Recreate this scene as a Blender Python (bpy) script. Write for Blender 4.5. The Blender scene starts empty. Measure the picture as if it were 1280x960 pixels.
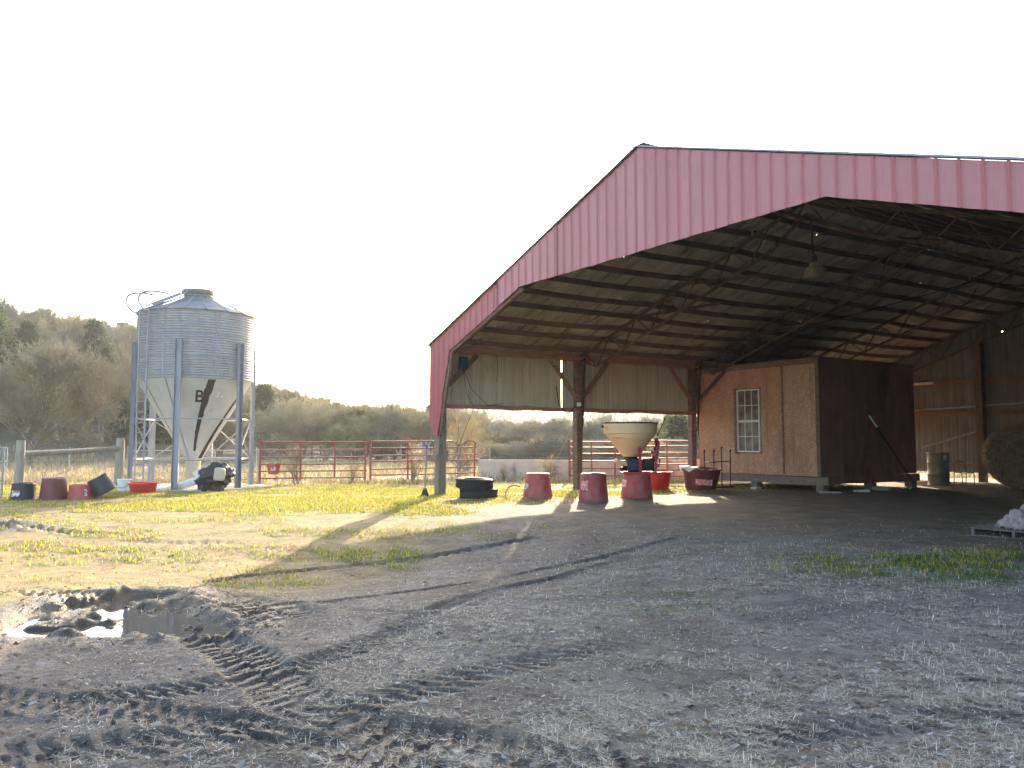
import bpy, bmesh, math, random
import numpy as np
from mathutils import Vector, Matrix
R = math.radians
random.seed(7)

# ------------------------------------------------------------------ camera, sky, sun, exposure
sc = bpy.context.scene
col = sc.collection
SUN_EL, SUN_AZ = R(17.0), R(7.6)          # azimuth clockwise from +Y (the way the camera looks)
cam_d = bpy.data.cameras.new('camera')
cam = bpy.data.objects.new('camera', cam_d)
col.objects.link(cam)
cam.location = (0, 0, 1.6)
cam.rotation_euler = (R(90 + 4.01), 0, 0)
cam_d.sensor_width = 36
cam_d.lens = 27.98
cam_d.clip_start = 0.05
cam_d.clip_end = 3000
sc.camera = cam

w = bpy.data.worlds.new('World')
sc.world = w
w.use_nodes = True
wn = w.node_tree.nodes
sky = wn.new('ShaderNodeTexSky')
sky.sky_type = 'NISHITA'
sky.sun_disc = False
sky.sun_elevation = SUN_EL
sky.sun_rotation = SUN_AZ
sky.air_density = 1.0
sky.dust_density = 2.5
sky.ozone_density = 1.0
w.node_tree.links.new(sky.outputs[0], wn['Background'].inputs[0])
wn['Background'].inputs[1].default_value = 0.15

sun_d = bpy.data.lights.new('sun', 'SUN')
sun_d.energy = 3.1
sun_d.angle = R(0.6)
sun_d.color = (1.0, 0.84, 0.60)
sun = bpy.data.objects.new('sun', sun_d)
col.objects.link(sun)
sv = Vector((math.sin(SUN_AZ) * math.cos(SUN_EL), math.cos(SUN_AZ) * math.cos(SUN_EL), math.sin(SUN_EL)))
sun.rotation_euler = sv.to_track_quat('Z', 'Y').to_euler()
sun.location = (0, 0, 40)

sc.view_settings.view_transform = 'Standard'
sc.view_settings.look = 'None'
sc.view_settings.gamma = 1
sc.view_settings.use_curve_mapping = False
sc.view_settings.exposure = 2.38
sc.cycles.use_denoising = True
sc.cycles.denoising_input_passes = 'RGB_ALBEDO_NORMAL'
sc.cycles.denoising_prefilter = 'NONE'
sc.cycles.max_bounces = 7
sc.cycles.diffuse_bounces = 4
sc.cycles.glossy_bounces = 3
sc.cycles.transmission_bounces = 4
sc.cycles.transparent_max_bounces = 12
sc.cycles.volume_bounces = 0
sc.cycles.sample_clamp_indirect = 6

# ------------------------------------------------------------------ helpers
def tag(o, label=None, cat=None, group=None, kind=None):
    if label: o['label'] = label
    if cat: o['category'] = cat
    if group: o['group'] = group
    if kind: o['kind'] = kind
    return o

def empty(name, loc=(0, 0, 0), rz=0.0, label=None, cat=None, group=None):
    o = bpy.data.objects.new(name, None)
    col.objects.link(o)
    o.location = loc
    o.rotation_euler = (0, 0, rz)
    o.empty_display_size = .2
    return tag(o, label, cat, group)

def copy_tree(o, parent=None):
    c = o.copy()
    col.objects.link(c)
    c.parent = parent
    for ch in list(o.children):
        copy_tree(ch, c)
    return c

class MB:
    """collects shapes, builds ONE mesh object"""
    def __init__(s):
        s.v = []; s.f = []; s.sm = []
    def add(s, vs, fs, smooth=False, M=None):
        b = len(s.v)
        for p in vs:
            p = Vector(p)
            if M is not None: p = M @ p
            s.v.append(tuple(p))
        for f in fs:
            s.f.append(tuple(b + i for i in f)); s.sm.append(smooth)
        return s
    def box(s, lo, hi, M=None):
        x0, y0, z0 = lo; x1, y1, z1 = hi
        vs = [(x0,y0,z0),(x1,y0,z0),(x1,y1,z0),(x0,y1,z0),(x0,y0,z1),(x1,y0,z1),(x1,y1,z1),(x0,y1,z1)]
        fs = [(0,3,2,1),(4,5,6,7),(0,1,5,4),(1,2,6,5),(2,3,7,6),(3,0,4,7)]
        return s.add(vs, fs, False, M)
    def beam(s, a, b, wid, dep=None, seg=1, wob=0.0, rnd=None, up=(0, 0, 1)):
        """timber from a to b, wid sideways, dep along up; optional bow and wobble"""
        dep = wid if dep is None else dep
        a = Vector(a); b = Vector(b); d = (b - a).normalized()
        up = Vector(up)
        if abs(d.dot(up)) > .98: up = Vector((1, 0, 0))
        sd = d.cross(up).normalized(); u = sd.cross(d).normalized()
        vs = []; fs = []
        rnd = rnd or random
        for i in range(seg + 1):
            t = i / seg
            c = a.lerp(b, t)
            if wob and 0 < i < seg:
                c = c + u * rnd.uniform(-wob, wob) + sd * rnd.uniform(-wob, wob)
            for (p, q) in ((-1, -1), (1, -1), (1, 1), (-1, 1)):
                k = 1 + (rnd.uniform(-.12, .12) if wob else 0)
                vs.append(c + sd * p * wid / 2 * k + u * q * dep / 2 * k)
        for i in range(seg):
            for j in range(4):
                o = i * 4
                fs.append((o + j, o + (j + 1) % 4, o + 4 + (j + 1) % 4, o + 4 + j))
        fs.append((3, 2, 1, 0)); e = seg * 4; fs.append((e, e + 1, e + 2, e + 3))
        return s.add(vs, fs)
    def tube(s, pts, r, n=8, cap=True):
        pts = [Vector(p) for p in pts]
        rs = r if isinstance(r, (list, tuple)) else [r] * len(pts)
        vs = []; fs = []
        up = Vector((0, 0, 1)); m = len(pts); prev = None
        for i, p in enumerate(pts):
            d = (pts[min(i + 1, m - 1)] - pts[max(i - 1, 0)]).normalized()
            if prev is None:
                sd = d.cross(up if abs(d.z) < .95 else Vector((1, 0, 0))).normalized()
            else:
                sd = (prev - d * prev.dot(d)).normalized()
            prev = sd; u = d.cross(sd)
            for k in range(n):
                a = 2 * math.pi * k / n
                vs.append(p + (sd * math.cos(a) + u * math.sin(a)) * rs[i])
        for i in range(m - 1):
            for k in range(n):
                fs.append((i*n + k, i*n + (k+1) % n, (i+1)*n + (k+1) % n, (i+1)*n + k))
        if cap:
            fs.append(tuple(range(n - 1, -1, -1))); fs.append(tuple((m-1)*n + k for k in range(n)))
        return s.add(vs, fs, True)
    def lathe(s, prof, n=32, M=None, a0=0.0, a1=2*math.pi, smooth=True, close=True):
        """prof: list of (r, z)"""
        vs = []; fs = []; full = abs(a1 - a0 - 2*math.pi) < 1e-6
        cols = n if full else n + 1
        for (r, z) in prof:
            for k in range(cols):
                a = a0 + (a1 - a0) * k / n
                vs.append((r * math.cos(a), r * math.sin(a), z))
        for i in range(len(prof) - 1):
            for k in range(n):
                k2 = (k + 1) % cols
                fs.append((i*cols + k, i*cols + k2, (i+1)*cols + k2, (i+1)*cols + k))
        if close and full:
            if prof[0][0] > 1e-4: fs.append(tuple(range(cols - 1, -1, -1)))
            if prof[-1][0] > 1e-4: fs.append(tuple((len(prof)-1)*cols + k for k in range(cols)))
        return s.add(vs, fs, smooth, M)
    def build(s, name, m, parent=None, bevel=0.0, auto=True):
        me = bpy.data.meshes.new(name)
        me.from_pydata(s.v, [], s.f)
        me.polygons.foreach_set('use_smooth', s.sm)
        me.update()
        if m: me.materials.append(m)
        if auto and any(s.sm):
            try: me.set_sharp_from_angle(angle=R(38))
            except Exception: pass
        o = bpy.data.objects.new(name, me)
        col.objects.link(o)
        if parent is not None: o.parent = parent
        if bevel:
            bv = o.modifiers.new('bevel', 'BEVEL'); bv.width = bevel; bv.segments = 2; bv.limit_method = 'ANGLE'
        return o

def np_mesh(name, V, F, m, parent=None, colattr=None, smooth=False):
    """V (n,3); F (m,k) all the same size"""
    me = bpy.data.meshes.new(name)
    V = np.asarray(V, np.float32); F = np.asarray(F, np.int32)
    k = F.shape[1]
    me.vertices.add(len(V)); me.vertices.foreach_set('co', V.ravel())
    me.loops.add(F.size); me.loops.foreach_set('vertex_index', F.ravel())
    me.polygons.add(len(F))
    me.polygons.foreach_set('loop_start', np.arange(0, F.size, k, dtype=np.int32))
    me.polygons.foreach_set('loop_total', np.full(len(F), k, np.int32))
    me.polygons.foreach_set('use_smooth', np.full(len(F), smooth, bool))
    if colattr is not None:
        for nm, A in colattr.items():
            at = me.attributes.new(nm, 'FLOAT_COLOR', 'POINT')
            A4 = np.ones((len(V), 4), np.float32); A4[:, :A.shape[1]] = A
            at.data.foreach_set('color', A4.ravel())
    me.update(calc_edges=True)
    if m: me.materials.append(m)
    o = bpy.data.objects.new(name, me)
    col.objects.link(o)
    if parent is not None: o.parent = parent
    return o

# ------------------------------------------------------------------ materials
def nm_new(name):
    m = bpy.data.materials.new(name); m.use_nodes = True
    nt = m.node_tree
    return m, nt, nt.nodes, nt.links, nt.nodes['Principled BSDF']

def ramp(N, L, fac, stops):
    r = N.new('ShaderNodeValToRGB')
    while len(r.color_ramp.elements) < len(stops): r.color_ramp.elements.new(.5)
    for e, (p, c) in zip(r.color_ramp.elements, stops):
        e.position = p; e.color = (*c, 1) if len(c) == 3 else c
    L.new(fac, r.inputs[0]); return r.outputs[0]

def noise(N, L, vec, scale, detail=4, rough=.55, sc3=None, dist=0.0):
    if sc3 is not None:
        mp = N.new('ShaderNodeMapping'); mp.inputs['Scale'].default_value = sc3
        L.new(vec, mp.inputs[0]); vec = mp.outputs[0]
    n = N.new('ShaderNodeTexNoise'); n.inputs['Scale'].default_value = scale
    n.inputs['Detail'].default_value = detail; n.inputs['Roughness'].default_value = rough
    n.inputs['Distortion'].default_value = dist
    L.new(vec, n.inputs['Vector']); return n.outputs[0]

def mix(N, L, fac, a, b, mode='MIX'):
    m = N.new('ShaderNodeMix'); m.data_type = 'RGBA'; m.blend_type = mode
    for k, v in ((0, fac), (6, a), (7, b)):
        if isinstance(v, (int, float)): m.inputs[k].default_value = v
        elif isinstance(v, tuple): m.inputs[k].default_value = (*v, 1)
        else: L.new(v, m.inputs[k])
    return m.outputs[2]

def mth(N, L, op, a, b=None, c=None, clamp=False):
    m = N.new('ShaderNodeMath'); m.operation = op; m.use_clamp = clamp
    for k, v in ((0, a), (1, b), (2, c)):
        if v is None: continue
        if isinstance(v, (int, float)): m.inputs[k].default_value = v
        else: L.new(v, m.inputs[k])
    return m.outputs[0]

def bump(N, L, h, bs, strength=.3, dist=.01):
    b = N.new('ShaderNodeBump'); b.inputs['Strength'].default_value = strength
    b.inputs['Distance'].default_value = dist
    L.new(h, b.inputs['Height']); L.new(b.outputs[0], bs.inputs['Normal'])

def worn(name, c1, c2, rough=.6, scale=6, sc3=(1, 1, 1), stain=None, stain_amt=(.58, .72), metal=0.0, bmp=.15, spec=.4, fine=60, rand=.12):
    """base colour varied by noise, optional stains of another colour, fine bump"""
    m, nt, N, L, bs = nm_new(name)
    tc = N.new('ShaderNodeTexCoord').outputs['Object']
    n1 = noise(N, L, tc, scale, 6, .6, sc3)
    c = ramp(N, L, n1, [(.3, c1), (.7, c2)])
    if stain:
        n2 = noise(N, L, tc, scale * .45, 7, .68, sc3, .6)
        k = ramp(N, L, n2, [(stain_amt[0], (0, 0, 0)), (stain_amt[1], (1, 1, 1))])
        c = mix(N, L, k, c, stain)
    oi = N.new('ShaderNodeObjectInfo').outputs['Random']
    k = mth(N, L, 'MULTIPLY_ADD', oi, rand * 2, 1 - rand)
    v = N.new('ShaderNodeMix'); v.data_type = 'RGBA'; v.blend_type = 'MULTIPLY'; v.inputs[0].default_value = 1
    L.new(c, v.inputs[6]); L.new(k, v.inputs[7])
    L.new(v.outputs[2], bs.inputs['Base Color'])
    n3 = noise(N, L, tc, fine, 5, .6, sc3)
    L.new(ramp(N, L, n3, [(.2, (rough - .1,) * 3), (.8, (min(1, rough + .12),) * 3)]), bs.inputs['Roughness'])
    bs.inputs['Metallic'].default_value = metal
    bs.inputs['Specular IOR Level'].default_value = spec
    if bmp: bump(N, L, n3, bs, bmp, .01)
    return m

def leafy(name, transl=.5, rough=.7, attr='col'):
    """thin plant matter: colour per vertex, light passes through"""
    m, nt, N, L, bs = nm_new(name)
    a = N.new('ShaderNodeAttribute'); a.attribute_name = attr
    bs.inputs['Roughness'].default_value = rough
    bs.inputs['Specular IOR Level'].default_value = .25
    L.new(a.outputs['Color'], bs.inputs['Base Color'])
    if transl:
        t = N.new('ShaderNodeBsdfTranslucent'); L.new(a.outputs['Color'], t.inputs[0])
        ms = N.new('ShaderNodeMixShader'); ms.inputs[0].default_value = transl
        L.new(bs.outputs[0], ms.inputs[1]); L.new(t.outputs[0], ms.inputs[2])
        L.new(ms.outputs[0], N['Material Output'].inputs[0])
    return m

M = {}
M['wood_red'] = worn('reddish_brown_timber', (.28, .145, .10), (.46, .27, .185), .75, 5, (.35, 4, 4), (.09, .05, .035))
M['wood_brown'] = worn('brown_timber', (.13, .08, .055), (.25, .16, .11), .8, 5, (.5, .5, 4), (.06, .04, .03))
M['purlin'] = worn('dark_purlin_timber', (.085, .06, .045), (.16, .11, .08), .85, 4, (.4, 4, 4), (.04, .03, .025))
M['wood_grey'] = worn('weathered_grey_timber', (.20, .18, .14), (.36, .32, .25), .85, 6, (2, 2, .4), (.10, .12, .07))
M['truss'] = worn('rusty_truss_steel', (.065, .042, .03), (.14, .09, .06), .6, 8, (1, 1, 1), (.05, .035, .03), metal=.2)
M['galv'] = worn('galvanised_steel', (.33, .325, .33), (.42, .415, .42), .55, 3, (1, 1, .4), (.25, .24, .23), (.55, .8), metal=.15, bmp=.05, spec=.3)
M['bin_roof'] = worn('weathered_bin_roof', (.17, .175, .185), (.25, .255, .265), .8, 3, (1, 1, 1), (.14, .13, .12), spec=.15, bmp=.03)
M['hopper'] = worn('pale_hopper_steel', (.43, .43, .42), (.53, .53, .52), .5, 2.5, (1, 1, .5), (.42, .38, .31), (.55, .8), metal=.15, bmp=.05)
M['galv_dull'] = worn('dull_galvanised_steel', (.22, .23, .26), (.32, .33, .37), .55, 5, (1, 1, .3), (.25, .21, .17), metal=.4, bmp=.05)
M['black_rub'] = worn('black_rubber', (.012, .012, .014), (.03, .03, .032), .7, 14, stain=(.09, .075, .06), stain_amt=(.6, .8))
M['tub_red'] = worn('faded_red_plastic', (.30, .05, .042), (.42, .09, .075), .55, 5, (1, 1, 1), (.26, .17, .14), (.47, .72), bmp=.05)
M['tub_bright'] = worn('bright_red_plastic', (.62, .02, .025), (.70, .035, .03), .42, 4, bmp=.04)
M['tub_dark'] = worn('dark_red_plastic', (.12, .024, .026), (.19, .04, .04), .5, 4, stain=(.13, .095, .08), stain_amt=(.48, .75), bmp=.05)
M['tub_black'] = worn('black_plastic', (.014, .014, .018), (.028, .028, .034), .45, 5, stain=(.11, .09, .075), stain_amt=(.62, .85), bmp=.04)
M['white_pl'] = worn('white_plastic', (.62, .62, .60), (.78, .78, .76), .5, 6, stain=(.35, .3, .24), bmp=.04)
M['label_w'] = worn('torn_white_label', (.60, .58, .55), (.75, .73, .70), .6, 30, stain=(.35, .06, .06), stain_amt=(.5, .56))
M['label_r'] = worn('faded_pink_label', (.62, .12, .12), (.72, .22, .20), .6, 30, stain=(.78, .6, .55), stain_amt=(.5, .56))
M['gate_red'] = worn('red_pipe_paint', (.22, .055, .04), (.31, .095, .065), .5, 5, stain=(.20, .09, .06), bmp=.05)
M['gate_grey'] = worn('grey_pipe_paint', (.26, .26, .25), (.36, .36, .34), .55, 5, stain=(.16, .11, .08), bmp=.05)
M['cream'] = worn('cream_polyethylene', (.66, .47, .24), (.74, .55, .30), .5, 2, stain=(.60, .44, .26), stain_amt=(.5, .8), bmp=.03)
M['spr_red'] = worn('spreader_red_paint', (.30, .03, .035), (.38, .05, .05), .45, 5, stain=(.14, .06, .05), bmp=.04)
M['engine'] = worn('blue_black_metal', (.015, .022, .04), (.03, .045, .08), .4, 6, metal=.3, bmp=.05)
M['black_m'] = worn('black_metal', (.015, .014, .014), (.035, .03, .028), .5, 8, metal=.3, bmp=.05)
M['tarp'] = worn('black_plastic_sheet', (.006, .006, .009), (.018, .018, .022), .45, 8, bmp=.3, fine=20, spec=.4)
M['win_white'] = worn('white_window_frame', (.68, .66, .60), (.80, .78, .72), .5, 9, bmp=.03)
M['concrete'] = worn('stained_concrete', (.42, .35, .30), (.56, .48, .42), .9, 2.5, (1, 1, 1), (.17, .15, .13), (.56, .7))
M['hay'] = worn('old_hay', (.15, .095, .055), (.32, .22, .13), .95, 5, (1, 1, 1), (.08, .05, .035), bmp=.9, fine=45)
M['barrel'] = worn('grey_green_barrel', (.10, .12, .10), (.17, .19, .15), .55, 4, stain=(.12, .07, .045), metal=.1)
M['bag'] = worn('pale_pink_plastic_wrap', (.36, .27, .28), (.50, .41, .41), .45, 5, bmp=.1)
M['pallet'] = worn('dark_wet_pallet_wood', (.10, .09, .085), (.20, .18, .165), .75, 6, (.5, 4, 4))
M['dark_stain'] = worn('dark_red_brown_stained_board', (.17, .082, .062), (.25, .125, .092), .85, 3, (1, 1, .3), (.06, .028, .025), (.55, .8), bmp=.1)
M['straw_c'] = worn('straw', (.42, .33, .18), (.55, .45, .27), .8, 30, bmp=0)
M['tape_black'] = worn('black_tar_streak', (.008, .008, .008), (.018, .017, .016), .5, 20, bmp=.1)
M['beam_dull'] = worn('dull_brown_grey_beam', (.15, .12, .095), (.26, .21, .17), .85, 5, (3, 3, 3), (.08, .06, .045))
M['bulb'] = worn('frosted_lamp_glass', (.75, .68, .50), (.82, .76, .60), .3, 9, bmp=0)
M['post_green'] = worn('mossy_grey_post', (.17, .14, .105), (.27, .235, .185), .9, 5, (3, 3, .5), (.12, .13, .07), (.52, .7))

def mat_red_sheet():
    m, nt, N, L, bs = nm_new('faded_red_painted_sheet')
    tc = N.new('ShaderNodeTexCoord').outputs['Object']
    n1 = noise(N, L, tc, 1.3, 5, .6, (1, 1, .25))
    c = ramp(N, L, n1, [(.3, (.41, .155, .155)), (.7, (.50, .205, .205))])
    # each sheet has faded by its own amount
    sp = N.new('ShaderNodeSeparateXYZ'); L.new(tc, sp.inputs[0])
    q = mth(N, L, 'FLOOR', mth(N, L, 'DIVIDE', mth(N, L, 'ADD', sp.outputs[1], .1), .915))
    wn_ = N.new('ShaderNodeTexWhiteNoise'); wn_.noise_dimensions = '1D'; L.new(q, wn_.inputs['W'])
    c = mix(N, L, ramp(N, L, wn_.outputs['Value'], [(0, (0, 0, 0)), (1, (.45, .45, .45))]), c, (.46, .16, .16))
    # the ribs keep more of their red than the flats between them
    fr = mth(N, L, 'ABSOLUTE', mth(N, L, 'SUBTRACT', mth(N, L, 'FRACT', mth(N, L, 'ADD', mth(N, L, 'DIVIDE', sp.outputs[1], .3048), .5)), .5))
    c = mix(N, L, ramp(N, L, fr, [(.06, (.8, .8, .8)), (.09, (0, 0, 0))]), c, (.38, .085, .08))
    # left sheets are redder
    far = mth(N, L, 'ADD', sp.outputs[1], 3.54)
    k = mth(N, L, 'GREATER_THAN', far, 0.0)
    c = mix(N, L, mth(N, L, 'MULTIPLY', k, .8), c, (.40, .09, .085))
    n2 = noise(N, L, tc, 16, 6, .7, (1, 1, .12))
    c = mix(N, L, ramp(N, L, n2, [(.55, (0, 0, 0)), (.75, (.55, .55, .55))]), c, (.28, .11, .10))
    vo = N.new('ShaderNodeTexVoronoi'); vo.inputs['Scale'].default_value = 1.6; L.new(tc, vo.inputs['Vector'])
    c = mix(N, L, ramp(N, L, vo.outputs['Distance'], [(.0, (.8, .8, .8)), (.028, (0, 0, 0))]), c, (.12, .04, .03))
    L.new(c, bs.inputs['Base Color'])
    bs.inputs['Roughness'].default_value = .42
    bs.inputs['Specular IOR Level'].default_value = .5
    bump(N, L, noise(N, L, tc, 3, 3, .5), bs, .35, .04)
    return m
M['red_sheet'] = mat_red_sheet()

def mat_roof():
    """old corrugated roof: rusty, with nail holes that daylight comes through"""
    m, nt, N, L, bs = nm_new('rusty_galvanised_roofing')
    tc = N.new('ShaderNodeTexCoord').outputs['Object']
    n1 = noise(N, L, tc, 1.1, 7, .65, (1, .3, 1))
    c = ramp(N, L, n1, [(.3, (.24, .22, .185)), (.55, (.37, .345, .295)), (.75, (.47, .44, .38))])
    n2 = noise(N, L, tc, 2.4, 7, .7, (2.2, .22, 1))
    c = mix(N, L, ramp(N, L, n2, [(.5, (0, 0, 0)), (.66, (.85, .85, .85))]), c, (.10, .065, .05))
    L.new(c, bs.inputs['Base Color'])
    bs.inputs['Roughness'].default_value = .62
    bs.inputs['Metallic'].default_value = .15
    vo = N.new('ShaderNodeTexVoronoi'); vo.voronoi_dimensions = '2D'; vo.inputs['Scale'].default_value = 1.9; vo.inputs['Randomness'].default_value = 1
    mp = N.new('ShaderNodeMapping'); mp.inputs['Scale'].default_value = (1, 1, 0); L.new(tc, mp.inputs[0])
    L.new(mp.outputs[0], vo.inputs['Vector'])
    sp = N.new('ShaderNodeSeparateColor'); L.new(vo.outputs['Color'], sp.inputs[0])
    rad = mth(N, L, 'MULTIPLY', mth(N, L, 'POWER', sp.outputs[0], 2.5), .018)
    hole = mth(N, L, 'MULTIPLY', mth(N, L, 'LESS_THAN', vo.outputs['Distance'], rad), mth(N, L, 'GREATER_THAN', sp.outputs[1], .40))
    tr = N.new('ShaderNodeBsdfTransparent'); ms = N.new('ShaderNodeMixShader')
    L.new(hole, ms.inputs[0]); L.new(bs.outputs[0], ms.inputs[1]); L.new(tr.outputs[0], ms.inputs[2])
    L.new(ms.outputs[0], N['Material Output'].inputs[0])
    return m
M['roof'] = mat_roof()

def mat_siding(name, c1, c2, c3, holes=True):
    m, nt, N, L, bs = nm_new(name)
    tc = N.new('ShaderNodeTexCoord').outputs['Object']
    n1 = noise(N, L, tc, 3.5, 6, .65, (3, 3, .12))
    c = ramp(N, L, n1, [(.3, c1), (.55, c2), (.75, c3)])
    n2 = noise(N, L, tc, 1.2, 7, .7, (1, 1, .6))
    c = mix(N, L, ramp(N, L, n2, [(.55, (0, 0, 0)), (.75, (.55, .55, .55))]), c, (c1[0] * .5, c1[1] * .42, c1[2] * .38))
    L.new(c, bs.inputs['Base Color'])
    bs.inputs['Roughness'].default_value = .6
    bs.inputs['Metallic'].default_value = .1
    if holes:
        vo = N.new('ShaderNodeTexVoronoi'); vo.inputs['Scale'].default_value = 1.1; L.new(tc, vo.inputs['Vector'])
        sp = N.new('ShaderNodeSeparateColor'); L.new(vo.outputs['Color'], sp.inputs[0])
        rad = mth(N, L, 'MULTIPLY', mth(N, L, 'POWER', sp.outputs[0], 3.0), .06)
        hole = mth(N, L, 'MULTIPLY', mth(N, L, 'LESS_THAN', vo.outputs['Distance'], rad), mth(N, L, 'GREATER_THAN', sp.outputs[1], .6))
        tr = N.new('ShaderNodeBsdfTransparent'); ms = N.new('ShaderNodeMixShader')
        L.new(hole, ms.inputs[0]); L.new(bs.outputs[0], ms.inputs[1]); L.new(tr.outputs[0], ms.inputs[2])
        L.new(ms.outputs[0], N['Material Output'].inputs[0])
    return m
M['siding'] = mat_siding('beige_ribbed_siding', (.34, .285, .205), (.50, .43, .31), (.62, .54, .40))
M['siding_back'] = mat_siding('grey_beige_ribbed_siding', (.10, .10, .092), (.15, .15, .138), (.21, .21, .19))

def mat_osb():
    m, nt, N, L, bs = nm_new('oriented_strand_board')
    tc = N.new('ShaderNodeTexCoord').outputs['Object']
    dn = N.new('ShaderNodeTexNoise'); dn.inputs['Scale'].default_value = 5; L.new(tc, dn.inputs['Vector'])
    wv = mix(N, L, .12, tc, dn.outputs['Color'])
    mp = N.new('ShaderNodeMapping'); mp.inputs['Scale'].default_value = (1, 22, 46); L.new(wv, mp.inputs[0])
    vo = N.new('ShaderNodeTexVoronoi'); vo.inputs['Scale'].default_value = 1; L.new(mp.outputs[0], vo.inputs['Vector'])
    mp2 = N.new('ShaderNodeMapping'); mp2.inputs['Scale'].default_value = (1, 46, 20); L.new(wv, mp2.inputs[0])
    vo2 = N.new('ShaderNodeTexVoronoi'); vo2.inputs['Scale'].default_value = 1; L.new(mp2.outputs[0], vo2.inputs['Vector'])
    s1 = N.new('ShaderNodeSeparateColor'); L.new(vo.outputs['Color'], s1.inputs[0])
    s2 = N.new('ShaderNodeSeparateColor'); L.new(vo2.outputs['Color'], s2.inputs[0])
    f = mth(N, L, 'MULTIPLY', mth(N, L, 'ADD', s1.outputs[0], s2.outputs[1]), .5)
    c = ramp(N, L, f, [(.15, (.38, .215, .125)), (.5, (.49, .29, .175)), (.85, (.60, .38, .245))])
    n2 = noise(N, L, tc, 1.1, 6, .65, (1, 1, .5))
    c = mix(N, L, ramp(N, L, n2, [(.45, (0, 0, 0)), (.75, (.6, .6, .6))]), c, (.24, .125, .08))
    # vertical water runs
    n3 = noise(N, L, tc, 2.2, 5, .6, (1, 2.2, .1))
    c = mix(N, L, ramp(N, L, n3, [(.6, (0, 0, 0)), (.72, (.6, .6, .6))]), c, (.13, .07, .05))
    L.new(c, bs.inputs['Base Color'])
    bs.inputs['Roughness'].default_value = .75
    bump(N, L, f, bs, .15, .004)
    return m
M['osb'] = mat_osb()

def mat_glass():
    m, nt, N, L, bs = nm_new('dusty_window_glass')
    tc = N.new('ShaderNodeTexCoord').outputs['Object']
    bs.inputs['Base Color'].default_value = (.16, .16, .14, 1)
    n = noise(N, L, tc, 3, 5, .6)
    L.new(ramp(N, L, n, [(.3, (.06, .06, .055)), (.7, (.22, .22, .19))]), bs.inputs['Base Color'])
    L.new(ramp(N, L, n, [(.3, (.08,) * 3), (.7, (.25,) * 3)]), bs.inputs['Roughness'])
    bs.inputs['Specular IOR Level'].default_value = .8
    return m
M['glass'] = mat_glass()

def mat_water():
    m, nt, N, L, bs = nm_new('muddy_puddle_water')
    tc = N.new('ShaderNodeTexCoord').outputs['Object']
    bs.inputs['Base Color'].default_value = (.10, .08, .06, 1)
    bs.inputs['Roughness'].default_value = .03
    bs.inputs['IOR'].default_value = 1.33
    bump(N, L, noise(N, L, tc, 14, 3, .5), bs, .03, .01)
    return m
M['water'] = mat_water()

# ------------------------------------------------------------------ where the barn stands
BX, BY, BT = -2.225, 23.207, R(32.83)     # front left corner post, direction of the side wall
BC, BS = math.cos(BT), math.sin(BT)
WR, HR, HE, LEN = 8.924, 7.44, 4.414, 20.8
def to_sw(x, y):
    X = x - BX; Y = y - BY
    return X * BC + Y * BS, X * BS - Y * BC
def from_sw(s, w):
    return BX + BC * s + BS * w, BY + BS * s - BC * w

# ------------------------------------------------------------------ numpy noise
def _hash(ix, iy, seed):
    h = (ix.astype(np.int64) * 374761393 + iy.astype(np.int64) * 668265263 + seed * 1442695041) & 0xffffffff
    h = ((h ^ (h >> 13)) * 1274126177) & 0xffffffff
    h = h ^ (h >> 16)
    return (h & 0xffffff) / float(0xffffff)
def vnoise(x, y, seed=0):
    x = np.asarray(x, float); y = np.asarray(y, float)
    ix = np.floor(x); iy = np.floor(y); fx = x - ix; fy = y - iy
    fx = fx * fx * (3 - 2 * fx); fy = fy * fy * (3 - 2 * fy)
    a = _hash(ix, iy, seed); b = _hash(ix + 1, iy, seed); c = _hash(ix, iy + 1, seed); d = _hash(ix + 1, iy + 1, seed)
    return (a + (b - a) * fx) * (1 - fy) + (c + (d - c) * fx) * fy
def fbm(x, y, seed=0, oct=4, gain=.5):
    s = 0; a = 1; t = 0
    for i in range(oct):
        s = s + a * vnoise(x * 2 ** i + 17.3 * i, y * 2 ** i - 9.1 * i, seed + i); t += a; a *= gain
    return s / t            # 0..1
def sstep(a, b, x):
    t = np.clip((x - a) / (b - a), 0, 1); return t * t * (3 - 2 * t)

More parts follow.
